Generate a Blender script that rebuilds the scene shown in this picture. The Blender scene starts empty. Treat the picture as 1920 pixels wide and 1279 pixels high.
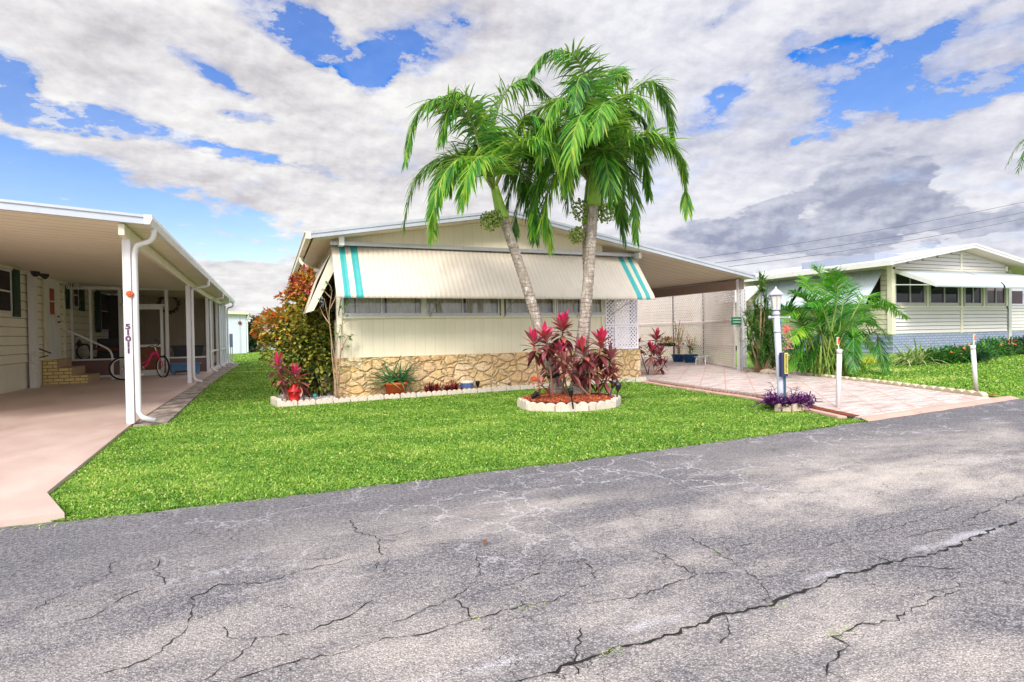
import bpy, bmesh, math, random
import numpy as np
from mathutils import Vector, Matrix

# ------------------------------------------------------------------ camera, sky, sun, exposure
SC = bpy.context.scene
COL = SC.collection
F, VPX, VPY, HS, CAMH = 1105.0, 506.0, 632.0, -0.0172, 1.2
_y = Vector((VPX - 960, -(VPY - 639.5), -F)).normalized()
_z = Vector((1, -HS, 0)).cross(_y).normalized()
if _z.y < 0: _z = -_z
_x = _y.cross(_z)
ROT = Matrix((_x, _y, _z))
cam_d = bpy.data.cameras.new('camera'); cam = bpy.data.objects.new('camera', cam_d); COL.objects.link(cam)
cam_d.sensor_width = 36; cam_d.lens = 36 * F / 1920; cam_d.clip_end = 3000; cam_d.clip_start = .05
cam.matrix_world = Matrix.Translation((0, 0, CAMH)) @ ROT.to_4x4()
SC.camera = cam

def ray(px, py): return ROT @ Vector((px - 960, -(py - 639.5), -F))
def PY(px, py, Y):
    r = ray(px, py); t = Y / r.y; return Vector((r.x * t, Y, CAMH + r.z * t))
def PX(px, py, X):
    r = ray(px, py); t = X / r.x; return Vector((X, r.y * t, CAMH + r.z * t))
def gz(x): return .018 * (min(max(x, -20), 60) - 1)
def T(px, py, dz=0):
    r = ray(px, py); t = (dz - .018 - CAMH) / (r.z - .018 * r.x); return Vector((r.x * t, r.y * t, CAMH + r.z * t))

SUN_EL, SUN_AZ = 40, -150          # azimuth clockwise from +Y (degrees)
def azel(px, py):
    r = ray(px, py).normalized(); return math.atan2(r.x, r.y), math.asin(r.z)

SC.view_settings.view_transform = 'Standard'; SC.view_settings.look = 'None'
SC.view_settings.gamma = 1; SC.view_settings.exposure = EXPO = .68

class NT:
    """tiny expression builder for shader node trees"""
    def __init__(s, tree): s.t = tree; s.n = tree.nodes; s.l = tree.links
    def new(s, typ, **kw):
        n = s.n.new(typ)
        for k, v in kw.items(): setattr(n, k, v)
        return n
    def put(s, sock, v):
        if isinstance(v, bpy.types.NodeSocket): s.l.new(v, sock)
        elif isinstance(v, (tuple, list)) and sock.type == 'RGBA' and len(v) == 3: sock.default_value = (*v, 1)
        else: sock.default_value = v
    def m(s, op, a, b=0.0, c=0.0, clamp=False):
        n = s.new('ShaderNodeMath', operation=op, use_clamp=clamp)
        s.put(n.inputs[0], a); s.put(n.inputs[1], b)
        if len(n.inputs) > 2: s.put(n.inputs[2], c)
        return n.outputs[0]
    def vm(s, op, a, b=(0, 0, 0)):
        n = s.new('ShaderNodeVectorMath', operation=op); s.put(n.inputs[0], a)
        if op == 'SCALE': s.put(n.inputs[3], b)
        else: s.put(n.inputs[1], b)
        return n.outputs[0]
    def noise(s, vec, scale, detail=4, rough=.5, dist=0.0, out=0):
        n = s.new('ShaderNodeTexNoise'); s.put(n.inputs['Vector'], vec); n.inputs['Scale'].default_value = scale
        n.inputs['Detail'].default_value = detail; n.inputs['Roughness'].default_value = rough; n.inputs['Distortion'].default_value = dist
        return n.outputs[out]
    def vor(s, vec, scale, feature='F1', out='Distance', rand=1.0):
        n = s.new('ShaderNodeTexVoronoi', feature=feature); s.put(n.inputs['Vector'], vec); n.inputs['Scale'].default_value = scale
        n.inputs['Randomness'].default_value = rand
        return n.outputs[out]
    def mr(s, v, a, b, c=0.0, d=1.0, smooth=False):
        n = s.new('ShaderNodeMapRange', interpolation_type='SMOOTHSTEP' if smooth else 'LINEAR')
        for i, q in enumerate((v, a, b, c, d)): s.put(n.inputs[i], q)
        return n.outputs[0]
    def mix(s, f, a, b, bt='MIX'):
        n = s.new('ShaderNodeMix', data_type='RGBA', blend_type=bt); s.put(n.inputs[0], f); s.put(n.inputs[6], a); s.put(n.inputs[7], b)
        return n.outputs[2]
    def xyz(s, v):
        n = s.new('ShaderNodeSeparateXYZ'); s.put(n.inputs[0], v); return n.outputs
    def comb(s, x, y, z):
        n = s.new('ShaderNodeCombineXYZ'); s.put(n.inputs[0], x); s.put(n.inputs[1], y); s.put(n.inputs[2], z); return n.outputs[0]
    def ramp(s, f, stops):
        n = s.new('ShaderNodeValToRGB'); s.put(n.inputs[0], f); cr = n.color_ramp
        while len(cr.elements) < len(stops): cr.elements.new(.5)
        for e, (p, c) in zip(cr.elements, stops): e.position = p; e.color = (*c, 1)
        return n.outputs[0]

def S(r, g, b, k=1.0):
    f = lambda c: (c / 12.92 if c <= .04045 else ((c + .055) / 1.055) ** 2.4) * k
    return (f(r / 255), f(g / 255), f(b / 255))

def make_world():
    w = bpy.data.worlds.new('World'); SC.world = w; w.use_nodes = True; N = NT(w.node_tree); N.n.clear()
    out = N.new('ShaderNodeOutputWorld'); bg = N.new('ShaderNodeBackground')
    sky = N.new('ShaderNodeTexSky', sky_type='NISHITA', sun_disc=False)
    sky.sun_elevation = math.radians(SUN_EL); sky.sun_rotation = math.radians(SUN_AZ)
    sky.air_density = 1.0; sky.dust_density = .6; sky.ozone_density = 2.5
    d = N.new('ShaderNodeTexCoord').outputs['Generated']; x, y, z = N.xyz(d)
    az = N.m('ARCTAN2', x, y); el = N.m('ARCSINE', z)
    P = N.comb(az, el, 0)
    # plane-projected coordinates give the clouds their perspective
    zz = N.m('ADD', N.m('MAXIMUM', z, 0.0), .16)
    Q = N.comb(N.m('DIVIDE', x, zz), N.m('DIVIDE', y, zz), 0)
    wn = N.noise(Q, 3.0, 4, .62, out=1)
    warp = N.vm('SUBTRACT', wn, (.5, .5, .5))
    wx, wy, _ = N.xyz(warp)
    Pw = N.vm('ADD', P, N.vm('MULTIPLY', warp, (.11, .085, 0)))
    def blobs(lst):
        """sum of soft ellipses (px, py, rx, ry, tilt, strength) fixed to compass directions"""
        t = 0.0
        for px, py, rx, ry, rot, amp in lst:
            mp = N.new('ShaderNodeMapping', vector_type='TEXTURE'); N.put(mp.inputs[0], Pw); a0, e0 = azel(px, py)
            mp.inputs['Location'].default_value = (a0, e0, 0); mp.inputs['Rotation'].default_value = (0, 0, math.radians(rot)); mp.inputs['Scale'].default_value = (1.8 * rx / F, 1.8 * ry / F, 1)
            g = N.new('ShaderNodeTexGradient', gradient_type='SPHERICAL'); N.put(g.inputs[0], mp.outputs[0])
            t = N.m('MULTIPLY_ADD', g.outputs['Fac'], amp, t)
        return t
    fb = N.noise(Q, 1.7, 6, .62, .0)
    fb2 = N.noise(Q, 6.5, 6, .68, .0)
    # openings in the cloud sheet
    H = blobs([(520, 38, 72, 24, -12, 1.5), (585, 62, 44, 26, -15, 1.5), (735, 95, 84, 30, 10, 1.7), (690, 148, 26, 36, 50, 1.5), (860, 30, 55, 30, 0, .7),
               (15, 165, 46, 24, -35, 1.4), (85, 208, 66, 16, -12, 1.4), (190, 232, 100, 12, -6, 1.5), (395, 140, 60, 11, -22, 1.1), (450, 210, 44, 9, -8, 1.0), (450, 285, 120, 9, -12, 1.1), (10, 120, 30, 26, 0, .7),
               (1560, 115, 66, 28, 8, 1.4), (1650, 132, 66, 20, 12, 1.2), (1725, 92, 96, 22, 32, 1.6), (1700, 200, 110, 20, 4, 1.5), (1630, 182, 46, 20, 0, 1.2), (1800, 175, 60, 14, 14, 1.2), (1370, 186, 34, 11, 32, 1.2), (1345, 22, 60, 12, 15, .6),
               (1530, 52, 40, 12, 20, .7), (1508, 272, 30, 6, 0, 1.1), (1320, 222, 60, 24, 24, .7), (1545, 245, 34, 12, 20, .6), (1885, 168, 60, 10, 15, .9), (1850, 60, 50, 10, 10, .8)])
    LB = blobs([(60, 338, 150, 20, -8, 1.0), (230, 378, 180, 27, -12, 1.2), (380, 435, 140, 34, -10, 1.2), (490, 480, 90, 40, -8, 1.0), (-150, 330, 260, 60, 0, 1.2),
                (455, 550, 70, 44, 0, -1.8), (420, 505, 46, 22, 10, -1.0), (350, 420, 110, 8, -14, -.9), (450, 442, 70, 7, -8, -.8), (540, 560, 60, 40, 0, -1.2)])
    hole = N.m('MULTIPLY', N.m('MAXIMUM', H, 0.0), N.mr(fb2, .34, .62, 1.45, .15))
    mH = N.mr(hole, .50, .80, 0, 1, True); edge = N.mr(hole, .16, .5, 0, 1, True)
    mL = N.mr(N.m('MULTIPLY', LB, N.mr(fb2, .32, .66, 1.3, .35)), .22, .85, 0, 1, True)
    veil = N.mr(N.m('MULTIPLY_ADD', H, -.22, fb), .30, .44, .0, 1, True)
    G = blobs([(1490, 372, 32, 18, 20, 1.3), (1390, 440, 90, 28, 0, 1.5), (1438, 415, 30, 30, 0, 1.2), (1600, 345, 66, 40, 10, 1.3), (1560, 402, 66, 40, 0, 1.1), (1690, 352, 66, 36, -5, 1.1), (1755, 362, 70, 26, -8, 1.2), (1640, 405, 130, 30, 8, .9),
               (1850, 405, 130, 22, 0, 1.3), (1700, 440, 200, 16, 3, .7), (1655, 370, 18, 40, -25, -1.2), (1870, 320, 80, 56, 0, -1.6), (1500, 405, 34, 30, 0, -.7), (1780, 462, 90, 14, 0, -1.2)])
    Pp = N.vm('MULTIPLY', P, (1, 1.7, 1)); puff = N.noise(Pp, 9, 6, .6); puff2 = N.noise(N.vm('ADD', Pp, (-.006, .016, 0)), 9, 6, .6)
    rel = N.m('SUBTRACT', puff, puff2)                              # relief: tops of the puffs catch the light
    gm = N.mr(N.m('MULTIPLY', G, N.mr(puff, .38, .60, .45, 1.4)), .42, .78, 0, 1, True)
    shade = N.mr(N.noise(N.vm('ADD', Q, (.3, 1.7, 0)), 1.25, 6, .6, .2), .33, .60, 0, 1, True)
    fine = N.mr(fb2, .32, .66, 0, 1)
    right = N.mr(az, .25, .7, 0, 1, True)
    lo = N.mix(right, S(204, 200, 206), S(192, 195, 214)); hi = N.mix(right, S(252, 251, 250), S(244, 244, 250))
    tone = N.m('ADD', N.m('MULTIPLY_ADD', shade, .62, N.m('MULTIPLY', fine, .38)), N.m('MULTIPLY', rel, 2.2), clamp=True)
    ccol = N.mix(tone, lo, hi)
    ccol = N.mix(N.m('MULTIPLY', gm, .85), ccol, N.mix(N.m('MULTIPLY_ADD', rel, 5.0, .4, clamp=True), S(150, 157, 184), S(204, 208, 224)))
    ccol = N.mix(N.m('MULTIPLY', edge, .4), ccol, S(152, 168, 214))
    sc_ = N.new('ShaderNodeVectorMath', operation='SCALE'); N.put(sc_.inputs[0], ccol); sc_.inputs[3].default_value = 1 / 2 ** EXPO
    ccol = sc_.outputs[0]
    nis = N.new('ShaderNodeVectorMath', operation='SCALE'); N.put(nis.inputs[0], sky.outputs[0]); nis.inputs[3].default_value = .12
    blue = N.mix(N.mr(el, .12, .42, 0, 1), N.vm('MULTIPLY', nis.outputs[0], (1.0, .96, 1.02)), N.vm('MULTIPLY', nis.outputs[0], (.05, .52, 1.1)))
    c = N.mix(mH, ccol, blue)
    c = N.mix(N.m('MULTIPLY', N.m('SUBTRACT', 1.0, veil), .45), c, N.mix(.5, blue, ccol))
    c = N.mix(N.m('MULTIPLY', mL, .92), c, blue)
    # extra cloud brightness round the hidden sun, added to lift the ambient light
    a_, e_ = math.radians(SUN_AZ), math.radians(SUN_EL); sdv = (math.sin(a_) * math.cos(e_), math.cos(a_) * math.cos(e_), math.sin(e_))
    dn = N.new('ShaderNodeVectorMath', operation='DOT_PRODUCT'); N.put(dn.inputs[0], d); dn.inputs[1].default_value = sdv
    gl = N.m('ADD', N.m('MULTIPLY', N.m('POWER', N.m('MAXIMUM', N.m('ADD', dn.outputs['Value'], .12), 0.0), 2.2), 1.9), 1.0)
    sc2 = N.new('ShaderNodeVectorMath', operation='SCALE'); N.put(sc2.inputs[0], c); N.put(sc2.inputs[3], gl); c = sc2.outputs[0]
    N.put(bg.inputs[0], c); bg.inputs[1].default_value = 1.0
    N.l.new(bg.outputs[0], out.inputs[0])
make_world()
sd = bpy.data.lights.new('sun', 'SUN'); sun = bpy.data.objects.new('sun', sd); COL.objects.link(sun)
sd.energy = 1.8; sd.angle = math.radians(14); sd.color = (1, .94, .84)
_a, _e = math.radians(SUN_AZ), math.radians(SUN_EL)
sun.rotation_euler = Vector((math.sin(_a) * math.cos(_e), math.cos(_a) * math.cos(_e), math.sin(_e))).to_track_quat('Z', 'Y').to_euler()

# ------------------------------------------------------------------ helpers
rnd = random.Random(7)
U = rnd.uniform
def tag(o, label=None, cat=None, group=None, kind=None):
    if label: o['label'] = label
    if cat: o['category'] = cat
    if group: o['group'] = group
    if kind: o['kind'] = kind
    return o
def root(name, loc, label, cat, group=None, rz=0):
    o = bpy.data.objects.new(name, None); COL.objects.link(o); o.location = loc; o.rotation_euler.z = rz
    o.empty_display_size = .1
    return tag(o, label, cat, group)
def world_loc(o):
    v = Vector((0, 0, 0))
    while o: v += o.location; o = o.parent
    return v
class MB:
    def __init__(s): s.v = []; s.f = []; s.mi = []; s.tint = []; s.ct = .5
    def V(s, p, t=None): s.v.append((p[0], p[1], p[2])); s.tint.append(s.ct if t is None else t); return len(s.v) - 1
    def face(s, idx, mi=0): s.f.append(tuple(idx)); s.mi.append(mi)
    def poly(s, pts, mi=0): s.face([s.V(p) for p in pts], mi); return s
    def box(s, x0, x1, y0, y1, z0, z1, mi=0):
        return s.hexa([(x0, y0, z0), (x1, y0, z0), (x1, y1, z0), (x0, y1, z0), (x0, y0, z1), (x1, y0, z1), (x1, y1, z1), (x0, y1, z1)], mi)
    def hexa(s, p, mi=0):
        i = [s.V(q) for q in p]
        for a in ((0, 3, 2, 1), (4, 5, 6, 7), (0, 1, 5, 4), (1, 2, 6, 5), (2, 3, 7, 6), (3, 0, 4, 7)): s.face([i[k] for k in a], mi)
        return s
    def beam(s, a, b, w, h, up=(0, 0, 1), mi=0):
        a, b = Vector(a), Vector(b); d = (b - a).normalized(); u = Vector(up)
        if abs(d.dot(u)) > .98: u = Vector((0, 1, 0))
        r = d.cross(u).normalized(); u = r.cross(d)
        r *= w / 2; u *= h / 2
        return s.hexa([a - r - u, a + r - u, b + r - u, b - r - u, a - r + u, a + r + u, b + r + u, b - r + u], mi)
    def tube(s, pts, rad, n=8, mi=0, caps=True):
        pts = [Vector(p) for p in pts]; m = len(pts)
        if not hasattr(rad, '__len__'): rad = [rad] * m
        ref = Vector((.31, .17, .93)); rings = []; pr = None
        for k, p in enumerate(pts):
            d = (pts[min(k + 1, m - 1)] - pts[max(k - 1, 0)]).normalized()
            if pr is None:
                r = d.cross(ref)
                if r.length < .1: r = d.cross(Vector((1, 0, 0)))
            else: r = pr - d * pr.dot(d)
            r.normalize(); pr = r; q = d.cross(r)
            rings.append([s.V(p + (r * math.cos(2 * math.pi * j / n) + q * math.sin(2 * math.pi * j / n)) * rad[k]) for j in range(n)])
        for k in range(m - 1):
            for j in range(n): s.face((rings[k][j], rings[k][(j + 1) % n], rings[k + 1][(j + 1) % n], rings[k + 1][j]), mi)
        if caps: s.face(rings[0][::-1], mi); s.face(rings[-1], mi)
        return s
    def lathe(s, prof, c=(0, 0, 0), n=20, mi=0):
        rings = [[s.V((c[0] + r * math.cos(2 * math.pi * j / n), c[1] + r * math.sin(2 * math.pi * j / n), c[2] + z)) for j in range(n)] for r, z in prof]
        for k in range(len(rings) - 1):
            for j in range(n): s.face((rings[k][j], rings[k][(j + 1) % n], rings[k + 1][(j + 1) % n], rings[k + 1][j]), mi)
        s.face(rings[0][::-1], mi); s.face(rings[-1], mi)
        return s
    def prism(s, pts, off, mi=0):
        off = Vector(off); a = [s.V(p) for p in pts]; b = [s.V(Vector(p) + off) for p in pts]; n = len(a)
        s.face(a[::-1], mi); s.face(b, mi)
        for k in range(n): s.face((a[k], a[(k + 1) % n], b[(k + 1) % n], b[k]), mi)
        return s
    def ball(s, c, r, n=6, m=4, mi=0, sz=1.0):
        pr = [(max(r * math.sin(math.pi * k / m), r * .02), -r * sz * math.cos(math.pi * k / m)) for k in range(m + 1)]
        return s.lathe(pr, c, n, mi)
    def blade(s, p, d, up, L, w, bend=0.3, n=3, tint=.5, fold=.0, shape=(.35, 1.0, .8), mi=0, tw=0.0):
        """a leaf strip: starts at p along d, sags by bend, widths from shape"""
        p = Vector(p); d = Vector(d).normalized(); side = d.cross(Vector(up))
        if side.length < .05: side = d.cross(Vector((1, .3, 0)))
        side.normalize(); prev = None; st = L / n
        for k in range(n + 1):
            t = k / n
            if t <= 0: ww = shape[0]
            elif t >= 1: ww = .04
            else:
                q = t * (len(shape)); i = int(q); a = shape[min(i, len(shape) - 1)]; b = shape[i + 1] if i + 1 < len(shape) else .04
                ww = a + (b - a) * (q - i)
            nrm = side.cross(d)
            h = side * (w * ww / 2)
            a = s.V(p - h + nrm * fold * w * ww, tint); b = s.V(p + h + nrm * fold * w * ww, tint)
            if fold:
                c = s.V(p, tint); cur = (a, c, b)
            else: cur = (a, b)
            if prev:
                for i in range(len(cur) - 1): s.face((prev[i], prev[i + 1], cur[i + 1], cur[i]), mi)
            prev = cur
            d = (d + Vector((0, 0, -bend / n))).normalized(); p = p + d * st
            if tw: side = (Matrix.Rotation(tw / n, 3, d) @ side)
            side = (side - d * side.dot(d)).normalized()
        return s
    def build(s, name, mats, parent=None, smooth=False, loc=None, bevel=0.0, shift=True):
        me = bpy.data.meshes.new(name)
        off = Vector((0, 0, 0))
        if parent is not None and shift: off = world_loc(parent)
        if loc is not None: off = Vector(loc)
        me.from_pydata([(a - off.x, b - off.y, c - off.z) for a, b, c in s.v], [], s.f)
        if not isinstance(mats, (list, tuple)): mats = [mats]
        for m in mats: me.materials.append(m)
        if len(mats) > 1: me.polygons.foreach_set('material_index', s.mi)
        if smooth: me.polygons.foreach_set('use_smooth', [True] * len(s.f))
        at = me.attributes.new('tint', 'FLOAT', 'POINT'); at.data.foreach_set('value', s.tint)
        me.update()
        o = bpy.data.objects.new(name, me); COL.objects.link(o)
        if parent is not None: o.parent = parent
        if loc is not None and parent is None: o.location = loc
        if bevel:
            b = o.modifiers.new('bevel', 'BEVEL'); b.width = bevel; b.segments = 2; b.limit_method = 'ANGLE'; b.angle_limit = math.radians(40)
        return o
def copy_tree(o, parent=None):
    c = o.copy(); COL.objects.link(c); c.parent = parent
    for ch in [k for k in bpy.data.objects if k.parent == o]: copy_tree(ch, c)
    return c
def cat(pts, n=6):
    """Catmull-Rom through the points"""
    P = [Vector(p) for p in pts]; P = [P[0] * 2 - P[1]] + P + [P[-1] * 2 - P[-2]]; out = []
    for i in range(1, len(P) - 2):
        for k in range(n):
            t = k / n; a, b, c, d = P[i - 1:i + 3]
            out.append(.5 * ((2 * b) + (c - a) * t + (2 * a - 5 * b + 4 * c - d) * t * t + (3 * b - a - 3 * c + d) * t ** 3))
    return out + [P[-2]]
def quick(name, verts, faces, mats, tint=None, loc=None):
    """large numpy meshes (all faces with equal vertex count)"""
    me = bpy.data.meshes.new(name); nv = len(verts); nf, k = faces.shape
    me.vertices.add(nv); me.vertices.foreach_set('co', verts.astype(np.float32).ravel())
    me.loops.add(nf * k); me.loops.foreach_set('vertex_index', faces.astype(np.int32).ravel())
    me.polygons.add(nf); me.polygons.foreach_set('loop_start', np.arange(0, nf * k, k, dtype=np.int32)); me.polygons.foreach_set('loop_total', np.full(nf, k, dtype=np.int32))
    if not isinstance(mats, (list, tuple)): mats = [mats]
    for m in mats: me.materials.append(m)
    if tint is not None:
        at = me.attributes.new('tint', 'FLOAT', 'POINT'); at.data.foreach_set('value', tint.astype(np.float32))
    me.update(calc_edges=True); me.validate()
    o = bpy.data.objects.new(name, me); COL.objects.link(o); return o

# ------------------------------------------------------------------ materials
def base_mat(name, rough=.6, metal=0.0, spec=.5):
    m = bpy.data.materials.new(name); m.use_nodes = True; N = NT(m.node_tree); b = N.n['Principled BSDF']
    b.inputs['Roughness'].default_value = rough; b.inputs['Metallic'].default_value = metal; b.inputs['Specular IOR Level'].default_value = spec
    N.b = b; return m, N
def geo(N): return N.new('ShaderNodeNewGeometry').outputs['Position']
def bump(N, h, strength=.3, dist=.01):
    n = N.new('ShaderNodeBump'); n.inputs['Strength'].default_value = strength; n.inputs['Distance'].default_value = dist
    N.put(n.inputs['Height'], h); N.l.new(n.outputs[0], N.b.inputs['Normal'])
def plain(name, c, rough=.5, var=.08, scale=3.0, metal=0.0, bmp=0.0, bs=60, dirt=None, spec=.5, speck=0.0):
    m, N = base_mat(name, rough, metal, spec); p = geo(N)
    n = N.noise(p, scale, 6, .6); n2 = N.noise(N.vm('MULTIPLY', p, (1, 1, .25)), scale * 4, 5, .6)
    col = N.mix(N.mr(n, .3, .7), tuple(k * (1 - var) for k in c), tuple(min(1, k * (1 + var)) for k in c))
    if dirt: col = N.mix(N.m('MULTIPLY', N.mr(n2, .5, .8, 0, 1, True), dirt[1]), col, dirt[0])
    if speck: col = N.mix(N.mr(N.noise(p, 220, 2), .45, .7, 0, speck), col, tuple(k * .4 for k in c))
    N.put(N.b.inputs['Base Color'], col)
    N.put(N.b.inputs['Roughness'], N.mr(n2, .3, .7, max(rough - .08, 0), min(1, rough + .08)))
    if bmp: bump(N, N.noise(p, bs, 4, .6), bmp, .01)
    return m
def leafmat(name, stops, rough=.42, trans=.28, vein=0.0, hue=.12):
    m, N = base_mat(name, rough); p = geo(N)
    a = N.new('ShaderNodeAttribute', attribute_name='tint').outputs['Fac']
    f = N.m('ADD', a, N.m('MULTIPLY', N.m('SUBTRACT', N.noise(p, 9, 3), .5), hue * 2), clamp=True)
    col = N.ramp(f, stops); N.put(N.b.inputs['Base Color'], col)
    tr = N.new('ShaderNodeBsdfTranslucent'); N.put(tr.inputs[0], N.mix(.35, col, (.5, .6, .1), 'MIX') if trans > .3 else col)
    mx = N.new('ShaderNodeMixShader'); mx.inputs[0].default_value = trans
    N.l.new(N.b.outputs[0], mx.inputs[1]); N.l.new(tr.outputs[0], mx.inputs[2]); N.l.new(mx.outputs[0], N.n['Material Output'].inputs[0])
    return m

M = {}
M['white'] = plain('white_paint', S(216, 216, 216), .4, .05, 2, dirt=(S(170, 160, 140), .35))
M['lamp_paint'] = plain('lamp_post_paint', S(186, 188, 208), .4, .05, 3, dirt=(S(150, 150, 165), .4))
M['white_post'] = plain('white_aluminium', S(222, 220, 224), .35, .04, 2, dirt=(S(190, 180, 165), .3))
M['trim'] = plain('grey_fascia', S(178, 184, 194), .4, .06, 1.5, dirt=(S(150, 150, 150), .4))
M['cream_trim'] = plain('cream_trim', S(226, 220, 200), .45, .05, 2, dirt=(S(170, 155, 125), .3))
M['soffit'] = plain('beige_soffit', S(214, 202, 176), .55, .05, 2, dirt=(S(160, 140, 105), .35))
M['grey_al'] = plain('grey_aluminium', S(176, 176, 176), .35, .06, 5, metal=.4)
M['dark'] = plain('dark_plastic', S(40, 38, 42), .45, .15, 5)
M['black'] = plain('black_plastic', S(22, 22, 26), .4, .15, 5)
M['rubber'] = plain('tyre_rubber', S(30, 28, 30), .8, .1, 20)
M['chrome'] = plain('chrome', S(190, 190, 190), .25, .05, 10, metal=.9)
M['pink'] = plain('pink_enamel', S(228, 24, 118), .3, .06, 5)
M['teal'] = plain('teal_stripe', S(62, 166, 166), .5, .05, 4, dirt=(S(120, 200, 195), .3))
M['awn'] = plain('cream_awning', S(214, 203, 187), .5, .04, 1.2, dirt=(S(186, 170, 144), .35))
M['white_awn'] = plain('white_awning', S(196, 206, 216), .4, .03, 1.2, dirt=(S(190, 196, 200), .3))
M['dkgreen'] = plain('dark_green_shutter', S(22, 58, 44), .5, .1, 4)
M['sign_green'] = plain('green_sign', S(20, 110, 76), .5, .06, 8)
M['bluepot'] = plain('blue_glazed_pot', S(18, 88, 136), .3, .12, 5)
M['bench'] = plain('blue_bench', S(70, 120, 165), .6, .25, 9, dirt=(S(120, 105, 100), .6))
M['terracotta'] = plain('terracotta', S(206, 92, 40), .75, .12, 8, bmp=.2, dirt=(S(170, 70, 35), .5))
M['ceramic'] = plain('white_ceramic', S(216, 214, 202), .35, .08, 8)
M['blue'] = plain('blue_glaze', S(60, 110, 190), .35, .1, 8)
M['redpot'] = plain('red_lantern_paint', S(176, 14, 20), .4, .12, 8)
M['orange'] = plain('orange_reflector', S(236, 92, 30), .35, .05, 8)
M['coral'] = plain('coral_ornament', S(236, 96, 84), .5, .15, 10)
M['yellow'] = plain('yellow_label', S(224, 224, 90), .5, .08, 8)
M['navy'] = plain('navy_box', S(46, 52, 86), .45, .1, 8)
M['redflower'] = plain('orange_emblem', S(214, 96, 40), .6, .3, 30)
M['number'] = plain('purple_numbers', S(84, 50, 84), .5, .1, 8)
M['rust'] = plain('rusty_brown', S(120, 74, 50), .8, .2, 10)
M['tub'] = plain('dark_tub', S(44, 46, 54), .5, .1, 8)
M['concrete'] = plain('pale_step_concrete', S(176, 150, 122), .85, .12, 5, bmp=.3, dirt=(S(120, 100, 80), .5), speck=.2)
M['beam'] = plain('taupe_beam', S(150, 128, 118), .5, .06, 3)
M['edging'] = plain('scalloped_edging', S(214, 202, 188), .9, .08, 6, bmp=.5, bs=70, dirt=(S(160, 140, 120), .75), speck=.25)
M['edging_tan'] = plain('tan_kerb', S(208, 190, 168), .9, .12, 6, bmp=.5, bs=70, dirt=(S(150, 128, 108), .8), speck=.25)
M['pinkpaver'] = plain('pink_paver', S(198, 162, 148), .85, .1, 5, bmp=.3, dirt=(S(196, 130, 112), .6), speck=.15)
M['greylog'] = plain('weathered_log', S(150, 130, 122), .9, .2, 12, bmp=.5, dirt=(S(96, 78, 72), .6))
M['stem'] = plain('woody_stem', S(170, 140, 112), .8, .25, 20, bmp=.4)
M['dstem'] = plain('dark_woody_stem', S(96, 76, 58), .85, .3, 14, bmp=.4)
M['gstem'] = plain('green_stem', S(120, 140, 60), .6, .25, 20)
M['pinkstem'] = plain('brown_pink_stem', S(150, 104, 84), .7, .2, 20)
M['lattice'] = plain('white_lattice', S(238, 232, 240), .45, .04, 4)
M['lattice2'] = plain('cream_lattice', S(246, 234, 230), .5, .06, 4)
M['shed'] = plain('pale_blue_shed', S(214, 222, 236), .5, .05, 1.5, dirt=(S(180, 190, 205), .5))
M['curtain'] = plain('grey_curtain', S(226, 220, 214), .9, .1, 6)
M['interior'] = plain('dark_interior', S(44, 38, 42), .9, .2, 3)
M['amber'] = plain('orange_interior', S(150, 74, 34), .8, .3, 3)
M['fruit'] = leafmat('palm_fruit', [(0, S(84, 120, 46)), (.6, S(140, 165, 70)), (1, S(196, 196, 110))], .5, .1)
M['wire'] = plain('cable', S(96, 96, 104), .6, .05, 1)

def glass(name, tintc=(.75, .78, .76), tr=.62, rough=.03, k=1.3):
    m, N = base_mat(name, rough); N.n.remove(N.b)
    g = N.new('ShaderNodeBsdfGlossy'); g.inputs['Roughness'].default_value = rough; N.put(g.inputs[0], (.9, .9, .9))
    t = N.new('ShaderNodeBsdfTransparent'); N.put(t.inputs[0], tintc)
    fr = N.new('ShaderNodeFresnel'); fr.inputs[0].default_value = 1.5
    mx = N.new('ShaderNodeMixShader'); N.put(mx.inputs[0], N.m('ADD', N.m('MULTIPLY', fr.outputs[0], k), .02)); N.l.new(t.outputs[0], mx.inputs[1]); N.l.new(g.outputs[0], mx.inputs[2])
    N.l.new(mx.outputs[0], N.n['Material Output'].inputs[0]); return m
M['glass'] = glass('window_glass', (.95, .95, .93)); M['glass_dark'] = glass('dark_window_glass', (.3, .24, .24), k=.7)
M['frosted'] = plain('frosted_lamp_glass', S(214, 210, 196), .2, .05, 8)
def screen_mat():
    m, N = base_mat('insect_screen', .8); N.put(N.b.inputs['Base Color'], S(70, 66, 72))
    t = N.new('ShaderNodeBsdfTransparent'); mx = N.new('ShaderNodeMixShader'); mx.inputs[0].default_value = .24
    N.l.new(t.outputs[0], mx.inputs[1]); N.l.new(N.b.outputs[0], mx.inputs[2]); N.l.new(mx.outputs[0], N.n['Material Output'].inputs[0]); return m
M['screen'] = screen_mat()

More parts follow.
